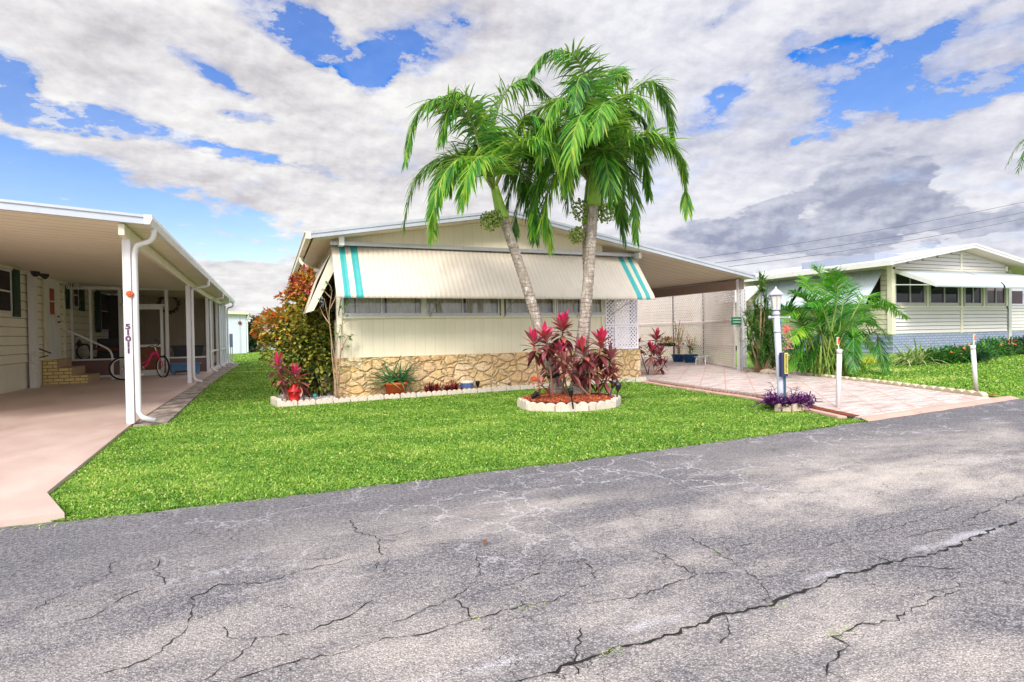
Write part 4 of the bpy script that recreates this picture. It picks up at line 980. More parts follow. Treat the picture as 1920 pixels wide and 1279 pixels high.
# left side wall with its long awning
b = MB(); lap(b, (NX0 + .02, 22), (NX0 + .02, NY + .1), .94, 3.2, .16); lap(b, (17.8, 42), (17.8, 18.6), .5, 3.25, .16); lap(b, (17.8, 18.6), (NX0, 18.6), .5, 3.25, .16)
b.build('side_wall', [M['lap_grey'], M['lap_shadow']], nr)
for y0, y1 in ((NY + .25, 16.2), (16.35, 18.2)):
    o = awning(nr, y0, y1, [(NX0 - .03, 3.1), (18.3, 2.62), (17.9, 2.15), (17.8, 1.95)], .12, .014, [M['white_awn'], M['teal']], [], 'side_awning', 'y')
b = MB(); b.box(NX0 - .04, NX0, NY + .4, 18, 1.9, 3.0); b.build('side_window', M['glass_dark'], nr)
b = MB(); b.box(17.77, 17.8, 20.3, 21.5, 1.35, 2.9); o = b.build('side_window', M['curtain'], nr)
b = MB(); b.box(17.74, 17.77, 20.2, 20.3, 1.3, 2.95); b.box(17.74, 17.77, 21.5, 21.6, 1.3, 2.95); b.box(17.74, 17.77, 20.3, 21.5, 2.1, 2.16); b.build('window_frame', M['lap_white'], o)
b = MB(); b.box(17.5, 30, 18.4, 42, 3.25, 3.45); b.box(17.42, 17.5, 18.3, 42, 3.28, 3.44); b.build('rear_roof', M['white'], nr)
b = MB(); b.prism([(18.6, 13.5, 3.72), (18.6, 16.6, 3.72), (19.2, 16.6, 3.9), (19.2, 13.5, 3.9)], (0, 0, .01)) if 0 else None
p0, p1, p2 = PX(1503, 500, 18.9), PX(1640, 471, 18.9), PX(1503, 488, 18.9)
b.box(18.9, 21.2, p1.y, p0.y, 3.3, p1.z - .06); b.build('raised_roof', plain('slate_grey_metal', S(150, 160, 182), .5, .08, 3), nr)
o = root('porch_column', (gx(1912), NY + .35, .5), 'white square column at the right end of the white house porch', 'column'); x = gx(1912)
b = MB(); b.box(x - .09, x + .09, NY + .3, NY + .5, .4, 3.25); b.build('column_shaft', M['white'], o)
b = MB(); b.box(NX1 + .05, 27.5, NY + .86, NY + .9, 2.0, 2.5); b.build('porch_window', M['glass_dark'], nr)
# service bracket lamp on that side wall
o = root('wall_bracket', (17.6, 19.4, 2.5), 'white sloping door hood on the side wall behind the lamp post', 'hood')
b = MB(); b.prism([(17.78, 17.6, 2.9), (17.0, 17.6, 2.3), (17.0, 17.6, 2.24), (17.78, 17.6, 2.8)], (0, 1.6, 0)); b.build('hood_panel', M['white'], o)
# ================================================================== neighbour on the left: house wall, patio roof, screen room
WX = -6.1; RFY = 9.4
lh = root('neighbour_house', (WX, 18, -.1), 'cream lap sided mobile home with green shutters behind the painted slab', 'house')
wp = lambda px, py: PX(px, py, WX)
SW = 23.3                                                        # the screen wall plane
def lroof(x): return 2.90 + .068 * (-1.55 - x)
b = MB(); lap(b, (WX, 12), (WX, 22.9), .62, 3.1, .235, .03); lap(b, (WX - .02, 22.9), (WX - .02, 31), .62, 3.1, .235, .03); lap(b, (-13, 12), (WX, 12), .62, 3.3, .235, .03); b.build('wall', [M['lap'], M['lap_shadow']], lh)
b = MB(); b.box(WX - .1, WX - .01, 12, 31, -.15, .62); b.box(-13, WX - .11, 12.02, 12.1, -.2, .62); b.build('skirting', M['skirt_white'], lh)
b = MB(); b.box(WX, WX + .06, 12, 31, 3.02, 3.16); b.box(WX, WX + .05, 22.85, 22.95, .62, 3.02)
yy = wp(171, 600).y; b.box(WX, WX + .06, yy - .1, yy + .1, .62, 3.02); b.build('trim', M['cream_trim'], lh)
def win(x0, x1, y0, y1, sh0, sh1, inner='glass_dark'):
    A, C = wp(x0, (y0 + y1) / 2), wp(x1, (y0 + y1) / 2); z1, z0 = wp((x0 + x1) / 2, y0).z, wp((x0 + x1) / 2, y1).z; ya, yc = A.y, C.y
    b = MB(); g = .05; b.box(WX + .03, WX + .06, ya, yc, z0, z0 + g); b.box(WX + .03, WX + .06, ya, yc, z1 - g, z1); b.box(WX + .03, WX + .06, ya, ya + g, z0 + g, z1 - g); b.box(WX + .03, WX + .06, yc - g, yc, z0 + g, z1 - g); zm = (z0 + z1) / 2; b.box(WX + .03, WX + .055, ya + g, yc - g, zm - .02, zm + .02)
    w = b.build('window', M['white'], lh); b = MB(); b.poly([(WX + .04, ya + g, z0 + g), (WX + .04, yc - g, z0 + g), (WX + .04, yc - g, z1 - g), (WX + .04, ya + g, z1 - g)]); b.build('pane', M['interior'], w)
    for s0, s1 in (sh0, sh1):
        if s0 is None: continue
        ya, yc = wp(s0, 560).y, wp(s1, 560).y; b = MB(); b.box(WX + .03, WX + .065, ya, yc, z0 - .08, z1 + .06)
        z = z0; 
        while z < z1: b.hexa([(WX + .065, ya + .04, z), (WX + .065, yc - .04, z), (WX + .066, yc - .04, z), (WX + .066, ya + .04, z), (WX + .065, ya + .04, z + .04), (WX + .065, yc - .04, z + .04), (WX + .08, yc - .04, z + .03), (WX + .08, ya + .04, z + .03)]); z += .06
        b.build('shutter', M['dkgreen'], lh)
win(-40, 17, 500, 585, (20, 33), (None, None)); win(134, 144, 530, 577, (122, 133), (145, 155)); win(186, 203, 548, 620, (176, 185), (204, 212))
# door
a, c = wp(80, 600), wp(105, 600); z1 = wp(92, 527).z; z0 = wp(92, 671).z
b = MB(); b.box(WX + .03, WX + .07, a.y, c.y, z0, z1); dr = b.build('door', M['white'], lh)
b = MB(); f = .08; b.box(WX + .03, WX + .09, a.y - f, a.y, z0, z1 + f); b.box(WX + .03, WX + .09, c.y, c.y + f, z0, z1 + f); b.box(WX + .03, WX + .09, a.y, c.y, z1, z1 + f); b.box(WX, WX + .14, a.y - f, c.y + f, z0 - .08, z0); b.build('door_frame', M['cream_trim'], dr)
g0, g1 = wp(87, 540), wp(97, 590); b = MB(); b.box(WX + .068, WX + .075, g0.y, g1.y, g1.z, g0.z); b.build('pane', M['amber'], dr)
b = MB(); zz = (g0.z + g1.z) / 2; b.box(WX + .075, WX + .085, g0.y, g1.y, zz - .02, zz + .02); b.build('glazing_bar', M['white'], dr)
k = wp(103, 604); b = MB(); b.ball((WX + .11, k.y - .02, k.z), .035, 10, 6); b.ball((WX + .10, k.y - .02, k.z + .17), .03, 10, 6); b.build('handle', M['rust'], dr, smooth=True)
# steps
sr = root('entrance_steps', (-5.5, 21, -.1), 'three yellow brick steps with concrete treads up to the white door', 'steps'); g = -.07
b = MB(); b2 = MB()
for i, (px, z0, z1) in enumerate(((166, g, .16), (137, .16, .40), (110, .40, .64))):
    xr = PY(px, 706, 20.9).x; b2.box(WX + .01, xr - .03, 20.9, 20.96, z0, z1 - .0)
    b.box(WX + .01, xr, 20.962, 22.15, z0 + (.001 if i else 0), z1)
    b.box(xr - .03, xr, 20.9, 20.96, z0, z1)
b.build('tread', M['concrete'], sr, bevel=.01); b2.build('brick_side', M['brick_yellow'], sr)
b = MB(); Yr = 22.3; pp = [PY(110, 612, Yr), PY(150, 630, Yr), PY(190, 648, Yr), PY(203, 655, Yr), PY(209, 663, Yr), PY(211, 675, Yr), PY(211, 690, Yr), PY(212, 711, Yr)]
b.tube(cat(pp, 5), .028, 8); o = root('handrail', (pp[-1].x, Yr, -.05), 'white tubular handrail sloping down beside the brick steps', 'handrail'); b.build('rail', M['white_post'], o, smooth=True)
b = MB(); p = pp[-1]; b.lathe([(.06, 0), (.06, .02), (.03, .03)], (p.x, Yr, -.06), 10); b.build('base', M['white_post'], o)
# patio roof
pr_ = root('patio_roof', (-3.8, 20, 2.8), 'white aluminium patio roof over the pink slab with gutter and downspouts', 'roof')
b = MB(); xa, xc = -1.56, -13.0
b.hexa([(xc, RFY + .03, lroof(xc) - .12), (xa, RFY + .03, lroof(xa) - .12), (xa, 30, lroof(xa) - .12), (xc, 30, lroof(xc) - .12), (xc, RFY + .03, lroof(xc) - .02), (xa, RFY + .03, lroof(xa) - .02), (xa, 30, lroof(xa) - .02), (xc, 30, lroof(xc) - .02)])
b.build('ceiling', M['ceiling_x'], pr_)
b = MB()
for d0, d1, yo in ((0, .035, -.04), (.035, .09, -.02), (.09, .13, -.045)): b.hexa([(xc, RFY + yo, lroof(xc) - d1), (xa, RFY + yo, lroof(xa) - d1), (xa, RFY + .028, lroof(xa) - d1), (xc, RFY + .028, lroof(xc) - d1), (xc, RFY + yo, lroof(xc) - d0), (xa, RFY + yo, lroof(xa) - d0), (xa, RFY + .028, lroof(xa) - d0), (xc, RFY + .028, lroof(xc) - d0)])
b.build('fascia', M['trim'], pr_)
b = MB(); z = lroof(xa); b.prism([(xa + .002, RFY - .045, z), (xa + .10, RFY - .045, z), (xa + .105, RFY - .045, z - .05), (xa + .07, RFY - .045, z - .13), (xa + .002, RFY - .045, z - .13)], (0, 20.7, 0)); b.build('gutter', M['white_post'], pr_)
POSTS = [(-1.86, 9.86), (-2.02, 18.0), (-2.03, 23.3), (-1.98, 26.6), (-1.86, 29.6)]
b = MB()
for (x0, y0), (x1, y1) in zip([(-1.84, 9.45)] + POSTS, POSTS): 
    if (x0, y0) != (x1, y1): b.beam((x0, y0, 2.70), (x1, y1, 2.70), .07, .15)
b.build('side_beam', M['cream_trim'], pr_)
def downspout(x, y, foot=True):
    b = MB(); pts = cat([(xa + .05, y - .1, 2.77), (xa + .05, y - .1, 2.68), (xa - .0, y - .08, 2.60), (x + .14, y - .03, 2.54), (x + .098, y - .02, 2.42)], 5) + [Vector((x + .098, y - .02, gz(x) + .22))]
    if foot: pts += [Vector((x + .14, y - .02, gz(x) + .13)), Vector((x + .30, y - .02, gz(x) + .07))]
    b.tube(pts, .038, 8); b.build('downspout', M['white_post'], pr_, smooth=True)
for i, (x, y) in enumerate(POSTS):
    downspout(x, y)
    w = .046 if i < 2 else .045
    b = MB(); b.box(x - w, x + w, y - w, y + w, gz(x) + .05, 2.63)
    if i < 2: b.box(x - w - .004, x - w + .012, y - w - .004, y + w, gz(x) + .06, 2.6); b.box(x + w - .012, x + w + .004, y - w - .004, y + w, gz(x) + .06, 2.6)
    o = b.build('post', M['white_post'], pr_, bevel=.004)
x, y = POSTS[0]
o = root('address_plaque', (x, y - .054, 1.3), 'purple house number 51011 running down the white front post', 'house number')
for i, ch in enumerate('51011'):
    cu = bpy.data.curves.new('digit', 'FONT'); cu.body = ch; cu.size = .105; cu.extrude = .003; cu.align_x = 'CENTER'; cu.offset = .003
    t = bpy.data.objects.new('tmp', cu); COL.objects.link(t); bpy.context.view_layer.update()
    me = bpy.data.meshes.new_from_object(t.evaluated_get(bpy.context.evaluated_depsgraph_get())); bpy.data.objects.remove(t)
    d = bpy.data.objects.new('digit', me); COL.objects.link(d); me.materials.clear(); me.materials.append(M['number']); d.parent = o
    zc = PY(245, 611.5 + i * 11.4, y - .054).z; d.rotation_euler = (math.pi / 2, 0, 0); d.scale = (1.3, 1, 1); d.location = (0, -.0, zc - .04 - 1.3)
p = PY(243, 551, y - .08); o = root('flower_emblem', p, 'orange flower emblem high on the white front post', 'emblem')
b = MB()
for k in range(9): a = k * .698; b.ball((p.x + .03 * math.cos(a), y - .075, p.z + .026 * math.sin(a)), .021, 7, 4)
b.ball((p.x, y - .085, p.z), .022, 8, 5); b.build('petals', M['redflower'], o, smooth=True)
# screen room
sc = root('screen_room', (-4, SW, -.1), 'screened porch with white frames and brown kick panels under the patio roof', 'porch')
q = lambda px, py, dy=0: PY(px, py, SW + dy)
b = MB(); w = .035
def vb(px, y0, y1, ww=w): x = q(px, y1).x; b.box(x - ww, x + ww, SW - .03, SW + .03, y1 if y1 < 3 else q(px, y1).z, y0)
xl, xr = WX + .1, -2.03
ztop = 2.93; zr = q(180, 674).z
b.box(xl, q(226, 600).x, SW - .03, SW + .03, zr - .03, zr + .02); b.box(xl, xr, SW - .03, SW + .03, ztop - .06, ztop + .02); b.box(xl, xl + .06, SW - .031, SW + .03, zr + .02, ztop - .06)
b.box(xl, xr, SW - .031, SW + .03, -.05, .02)
for px in (226, 313): x = q(px, 600).x; b.box(x - .05, x + .05, SW - .035, SW + .035, .02, ztop - .06)
z = q(345, 670).z; x = q(313, 600).x; b.box(x + .05, xr, SW - .03, SW + .03, z - .03, z + .02)
b.box(q(170, 600).x - .03, q(170, 600).x + .03, SW - .028, SW + .028, zr + .02, ztop - .06)
b.build('frame', M['white'], sc)
b = MB(); xd0, xd1 = q(228, 640).x + .03, q(306, 640).x
zt, zm, zb_ = q(270, 577).z, q(270, 648).z, q(270, 694).z
b.box(xd0, xd1, SW - .05, SW - .03, zt - .06, zt + .05); b.box(xd0, xd1, SW - .05, SW - .03, zm - .05, zm + .03); b.box(xd1 - .07, xd1 + .02, SW - .052, SW - .028, .02, zt + .05); b.box(xd0, xd0 + .07, SW - .052, SW - .028, .02, zt + .05); b.box(xd0 + .07, xd1 - .07, SW - .05, SW - .035, .02, zb_)
b.box(xd0 - .05, xd1 + .1, SW - .035, SW + .02, zt + .055, zt + .12)
do = b.build('screen_door', M['white'], sc)
b = MB(); b.box(xd0 + .07, xd1 - .07, SW - .045, SW - .036, zb_ + .002, zm - .05); b.build('kick_panel', M['rust'], do)
b = MB(); b.poly([(xl, SW, zr), (xr, SW, zr), (xr, SW, ztop), (xl, SW, ztop)]); b.poly([(xd0, SW - .04, zm), (xd1, SW - .04, zm), (xd1, SW - .04, zt), (xd0, SW - .04, zt)]); b.build('screen', M['screen'], sc)
b = MB(); b.box(xl, xd0 - .03, SW + .0, SW + .02, .02, zr - .031); b.box(x + .05, xr, SW + .0, SW + .02, .02, z - .031); b.build('kick_panel', plain('brown_kick_panel', S(112, 84, 80), .6, .12, 4), sc)
b = MB()                                                        # long side with three screened bays, then solid panels
for (x0, y0), (x1, y1), zz in zip(POSTS[2:], POSTS[3:], (0, 0)):
    n = 2 if y0 < 25 else 2
    for k in range(n + 1): t = k / n; b.beam((x0 + (x1 - x0) * t, y0 + (y1 - y0) * t, .0), (x0 + (x1 - x0) * t, y0 + (y1 - y0) * t, 2.64), .06, .06, up=(0, 1, 0))
    b.beam((x0, y0, .72), (x1, y1, .72), .05, .06); b.beam((x0, y0, .05), (x1, y1, .05), .06, .10)
b.build('side_frame', M['white'], sc)
b = MB(); b.poly([(-2.03, SW, 0), (-2.0, 27.6, 0), (-2.0, 27.6, 2.64), (-2.03, SW, 2.64)]); b.build('side_screen', M['screen'], sc)
b = MB(); b.box(-1.99, -1.93, 27.6, 31.0, .0, 2.64); b.box(-6, -1.99, 30.9, 31, 0, 3.0); b.build('solid_panel', M['shedwall'], sc)
b = MB(); b.box(-5.0, -2.05, 28.4, 28.5, 0, 3.0); b.build('inner_wall', M['inner'], sc)
b = MB(); b.box(-6.05, -5.0, 28.3, 28.4, 0, 3.0); b.build('inner_dark_panel', M['interior'], sc)  # dark panel at the left end of the inner wall
b = MB(); b.box(-6.05, -2.1, SW + .1, 28.3, .2, .5); b.build('porch_floor', M['concrete'], sc)
# wreath on the inner wall
p = PY(316, 570, 28.3); o = root('wreath', p, 'dark wreath hanging on the inner porch wall', 'wreath'); b = MB()
for k in range(90): a = U(0, 6.283); r = .34 + U(-.05, .05); b.blade((p.x + r * math.cos(a), 28.36 + U(-.05, 0), p.z + r * math.sin(a)), (math.cos(a + U(.6, 2)), -.4, math.sin(a + U(.6, 2))), (0, 1, 0), .13, .05, .2, 2)
b.tube([(p.x + .33 * math.cos(k * .35), 28.37, p.z + .33 * math.sin(k * .35)) for k in range(19)], .035, 6); b.build('twigs', M['dstem'], o)
# porch clutter seen through the screen
def pt(px, py, Y): return PY(px, py, Y)
o = root('patio_chair', (-5, 24.6, .5), 'dark patio chair with orange brown cushion behind the porch screen', 'chair'); c = pt(205, 668, 24.5)
b = MB(); b.box(c.x - .45, c.x + .4, 24.3, 24.9, .5, .78); b.build('seat', M['dark'], o, bevel=.05); b = MB(); b.box(c.x - .4, c.x + .35, 24.35, 24.85, .785, .93); b.build('cushion', M['rust'], o, bevel=.05)
b = MB(); b.box(c.x - .45, c.x + .4, 24.9, 25.0, .5, 1.25); b.build('backrest', M['dark'], o, bevel=.03); b = MB()
for s_ in (-.5, .42): b.tube(cat([(c.x + s_, 24.3, .5), (c.x + s_, 24.3, 1.0), (c.x + s_, 24.5, 1.05), (c.x + s_, 24.95, 1.0)], 4), .03, 6)
b.build('armrest', M['dark'], o)
o = root('garden_hose_reel', (-5.8, 24, .5), 'black coiled hose loop standing behind the porch rail', 'hose'); c = pt(156, 662, 24.0); b = MB()
b.tube([(c.x + .2 * math.cos(k * .33), 24.0 + .01 * k, .80 + .26 * math.sin(k * .33)) for k in range(26)], .025, 6); b.build('coil', M['black'], o)
o = root('flower_pot', (0, 0, 0), 'small white flower pot on the porch behind the rail', 'pot'); c = pt(175, 664, 24.2); o.location = c; b = MB(); b.lathe([(.09, -.1), (.12, .12), (.13, .13), (.10, .13)], c, 12); b.build('pot_body', M['ceramic'], o, smooth=True); b = MB(); b.ball((c.x, c.y, c.z + .16), .12, 8, 5); b.build('soil', M['dark'], o)
o = root('storage_tub', (0, 0, 0), 'dark grey plastic tub on a stand behind the porch screen', 'tub'); c = pt(354, 658, 24.0); o.location = (c.x, c.y, c.z - .2); b = MB()
b.prism([(c.x - .42, 23.8, c.z - .2), (c.x + .42, 23.8, c.z - .2), (c.x + .5, 23.8, c.z + .15), (c.x - .5, 23.8, c.z + .15)], (0, .5, 0)); b.box(c.x - .54, c.x + .54, 23.77, 24.33, c.z + .151, c.z + .20); b.build('tub_body', M['tub'], o, bevel=.01); b = MB(); b.box(c.x - .35, c.x + .35, 23.85, 24.25, .5, c.z - .201); b.build('stand', M['dark'], o)
# bench outside the screen
a, c = pt(319, 704, 22.6), pt(376, 704, 22.6); o = root('bench', ((a.x + c.x) / 2, 22.7, -.03), 'weathered blue wooden bench in front of the porch screen', 'bench'); zt = pt(346, 681, 22.6).z
b = MB(); b.box(a.x, c.x, 22.55, 22.95, zt - .05, zt); b.build('seat', M['bench'], o); b = MB(); b.box(a.x + .05, c.x - .05, 22.6, 22.63, zt - .16, zt - .051); b.build('apron', M['bench'], o)
for sx in (a.x + .09, c.x - .09): b = MB(); b.box(sx - .04, sx + .04, 22.59, 22.9, .0, zt - .051); b.build('leg', M['bench'], o)
b = MB(); b.box(a.x + .13, c.x - .13, 22.62, 22.86, .12, .2); b.build('shelf', M['bench'], o)
# things on the house wall
o = root('security_lamp', wp(47, 500), 'twin head security lamp at the top of the grey wall post', 'lamp'); p = wp(47, 500); b = MB(); b.box(WX + .05, WX + .2, p.y - .1, p.y + .1, p.z - .06, p.z + .06); b.build('housing', M['dark'], o)
for s_ in (-.18, .18): b = MB(); b.tube([(WX + .15, p.y + s_ * .5, p.z - .05), (WX + .35, p.y + s_ * 2.2, p.z - .22)], [.05, .10], 8); b.build('lamp_head', M['dark'], o)
a = T(41, 732); o = root('wall_post', (WX + .15, 19.9, -.1), 'grey square post standing against the cream siding', 'post'); b = MB(); b.box(WX + .05, WX + .2, 19.75, 20.0, -.08, 3.1); b.build('post_shaft', M['white'], o); b = MB(); b.tube([(WX + .1, 20.1, .1), (WX + .1, 20.1, 3.0)], .02, 6); b.build('conduit', M['grey_al'], o)
p = wp(53, 680); o = root('hose_bib', p, 'cluster of water taps and pipes low on the siding beside the post', 'tap'); b = MB()
for dz in (-.25, 0, .25): b.tube([(WX + .05, p.y - .1, p.z + dz), (WX + .2, p.y - .1, p.z + dz)], .03, 6); b.ball((WX + .2, p.y - .1, p.z + dz), .05, 8, 5)
b.tube([(WX + .12, p.y - .1, p.z - .45), (WX + .12, p.y - .1, p.z + .3)], .025, 6); b.tube([(WX + .12, p.y + .12, p.z - .35), (WX + .12, p.y + .12, p.z + .25)], .05, 8); b.build('pipes', M['ceramic'], o)
p = wp(66, 662); o = root('hose_hanger', p, 'dark folding bracket on the siding between tap and steps', 'bracket'); b = MB(); b.beam((WX + .05, p.y - .1, p.z + .15), (WX + .05, p.y - .1, p.z - .15), .04, .04); b.beam((WX + .05, p.y - .1, p.z + .15), (WX + .35, p.y + .05, p.z - .02), .04, .04); b.beam((WX + .05, p.y - .1, p.z - .15), (WX + .3, p.y, p.z - .08), .03, .03); b.build('arm', M['dark'], o)
p = wp(116, 530); o = root('coiled_cable', p, 'coil of pale cable hanging at the porch corner under the roof', 'cable'); b = MB(); b.tube([(WX + .12 + .003 * k, p.y + .16 * math.cos(k * .4), p.z + .2 * math.sin(k * .4)) for k in range(34)], .014, 5); b.tube([(WX + .1, p.y, p.z + .2), (WX + .4, SW - .05, 2.98), (-3.4, SW - .05, 2.93)], .02, 5); b.build('coil', M['white'], o)
p = wp(141, 644); o = root('wall_light', p, 'small dark wall light low on the porch siding', 'lamp'); b = MB(); b.lathe([(.02, .14), (.12, -.08), (.02, -.1)], (WX + .12, p.y, p.z), 4); b.build('shade', M['dark'], o)
# ---- bicycle
def bicycle():
    a, c = PY(230, 697, 21.3), PY(303, 692, 21.3)
    o = root('bicycle', (a.x, 21.3, -.02), 'pink step-through cruiser bicycle with cream tyres parked behind the front post', 'bicycle')
    R, WB = .335, 1.14; sc_ = 1.0; z0 = .33; B = Vector((a.x, 21.3, -.02)); ang = math.atan2(.25, c.x - a.x); L = lambda x, y, z: B + Vector((x * math.cos(ang) - y * math.sin(ang), x * math.sin(ang) + y * math.cos(ang), z))
    WB = (c.x - a.x) / math.cos(ang)
    def wheel(cx, st, name='wheel'):
        d = Vector((math.cos(st), math.sin(st), 0)); P = lambda t, r, off=0: L(cx + r * math.cos(t) * d.x - off * d.y, r * math.cos(t) * d.y + off * d.x, z0 + r * math.sin(t))
        b = MB(); b.tube([P(k * 2 * math.pi / 32, R) for k in range(33)], .028, 8, caps=False); w = b.build('tyre', M['rubber'], o, smooth=True)
        b = MB(); b.tube([P(k * 2 * math.pi / 32, R - .038) for k in range(33)], .016, 6, caps=False); b.build('rim', M['ceramic'], w, smooth=True)
        b = MB(); b.tube([P(0, 0, -.05), P(0, 0, .05)], .025, 8)
        for k in range(20): s_ = .02 if k % 2 else -.02; b.tube([P(0, 0, s_), P(k * math.pi / 10, R - .04)], .0022, 4)
        b.build('spokes', M['chrome'], w)
    wheel(0, 0); wheel(WB, math.radians(-66))
    b = MB(); BBx = .46; hd = (WB - .16, .80); hl = (WB - .10, .58)
    b.tube(cat([L(BBx, 0, .30), L(BBx + .18, 0, .42), L(WB - .30, 0, .70), L(*(hd[0], 0, hd[1] - .03))], 5), .022, 8); b.tube(cat([L(BBx - .05, 0, .44), L(BBx + .2, 0, .54), L(WB - .28, 0, .78), L(hd[0], 0, hd[1])], 5), .018, 8)
    b.tube([L(BBx, 0, .30), L(.33, 0, .74)], .02, 8)
    for s_ in (-.05, .05): b.tube([L(0, s_, .33), L(BBx, s_ * .4, .30)], .012, 6); b.tube([L(0, s_, .33), L(.36, s_ * .4, .64)], .012, 6)
    b.tube([L(hd[0] - .01, 0, hd[1] + .05), L(hl[0], 0, hl[1])], .026, 8); b.build('frame', M['pink'], o, smooth=True)
    b = MB()
    for s_ in (-.06, .06): b.tube(cat([L(hl[0], s_ * .6, hl[1] - .02), L(WB - .03, s_, .5), L(WB, s_, .33)], 4), .013, 6)
    b.build('fork', M['pink'], o, smooth=True)
    b = MB(); b.tube([L(hd[0], 0, hd[1]), L(hd[0] - .06, 0, 1.0)], .014, 8); b.build('stem', M['chrome'], o)
    b = MB(); hx = hd[0] - .05
    b.tube(cat([L(hx - .48, -.22, .93), L(hx - .28, -.25, .95), L(hx - .06, -.12, 1.02), L(hx, 0, .98), L(hx + .14, .14, 1.06), L(hx + .12, .26, 1.16), L(hx + .02, .30, 1.2)], 5), .014, 8); b.build('handlebar', M['black'], o, smooth=True)
    b = MB(); b.lathe([(.02, 0), (.11, .02), (.13, .06), (.06, .08)], L(.30, 0, .84), 10); b.tube([L(.33, 0, .7), L(.30, 0, .86)], .013, 6); b.build('saddle', M['black'], o, smooth=True)
    b = MB(); P = lambda t, r: L(BBx + r * math.cos(t), -.06, .30 + r * math.sin(t)); b.tube([P(k * .3927, .095) for k in range(17)], .012, 6); b.tube([L(BBx, -.06, .3), L(BBx + .05, -.09, .13)], .012, 6); b.box(*sorted((L(BBx, -.2, 0).x, L(BBx + .1, -.1, 0).x)), *sorted((L(BBx, -.2, 0).y, L(BBx, -.1, 0).y)), .09, .12); b.tube([L(BBx, -.06, .3), L(BBx + .08, -.06, .34)], .01, 5); b.build('crank', M['chrome'], o)
bicycle()
# ---- behind: meter box, shed, hedge
o = root('meter_box', (-1.7, 32.5, 0), 'blue grey electric meter box on two posts at the far porch corner', 'meter box'); a, c = PY(430, 626, 32.5), PY(436.5, 651, 32.5)
b = MB(); b.box(a.x, c.x, 32.4, 32.7, c.z, a.z); b.build('cabinet', plain('meter_grey', S(120, 134, 168), .4, .1, 5), o)
for x in (a.x + .03, c.x - .03): b = MB(); b.box(x - .02, x + .02, 32.5, 32.55, -.05, c.z); b.build('leg', M['grey_al'], o)
SY = 52; a, c, e = PY(410, 590, SY), PY(457, 590, SY), PY(463, 590, SY); o = root('garden_shed', ((a.x + c.x) / 2, SY, 0), 'pale blue white shed with low roof at the far end of the lawn', 'shed')
zt = PY(440, 588, SY).z; b = MB(); b.box(a.x, c.x + .15, SY, SY + 5, -.1, zt); b.build('wall', M['shedwall'], o)
b = MB(); b.prism([(a.x - .2, SY - .4, zt), (c.x + .4, SY - .4, zt - .1), (c.x + .4, SY - .4, zt + .08), (a.x - .2, SY - .4, zt + .22)], (0, 6, 0)); b.build('roof', M['soffit'], o)
b = MB(); b.tube([(c.x + .38, SY - .3, zt - .1), (c.x + .3, SY - .2, zt - .4), (c.x + .24, SY - .06, zt - .55), (c.x + .24, SY - .06, 0)], .06, 6); b.build('downspout', M['white'], o); b = MB(); b.box(c.x - .35, c.x - .25, SY - .02, SY - .001, 0, zt - .1); b.build('panel_joint', M['trim'], o)
b = MB(); b.ball((c.x - .3, SY - .06, zt - .75), .14, 8, 5); b.build('wall_ornament', M['rust'], o)
# back wall of another home closes the view between the houses
o = root('distant_house', (2, 60, 0), 'low white house far behind the lawn', 'house'); b = MB(); b.box(-2.2, 9, 60, 66, 0, 2.6); b.build('wall', M['shedwall'], o); b = MB(); b.box(-2.4, 9.2, 59.8, 66.2, 2.6, 2.8); b.build('roof', M['white'], o)
# power lines on the right
for k, (l, r) in enumerate((((1300, 494), (1920, 380)), ((1340, 502), (1920, 399)), ((1380, 507), (1920, 411)))):
    a, c = PY(*l, 40), PY(*r, 40); d = (c - a); a2 = a - d * .35; c2 = c + d * .6; n = 24; b = MB()
    b.tube([a2.lerp(c2, i / n) + Vector((0, 0, -1.2 * (4 * (i / n) * (1 - i / n)) + 1.1)) for i in range(n + 1)], .022, 4)
    tag(b.build('power_line', M['wire'], loc=a), ['topmost of the three power cables crossing the sky at right', 'middle one of the three power cables at right', 'lowest of the three power cables at right'][k], 'cable', 'power cables')
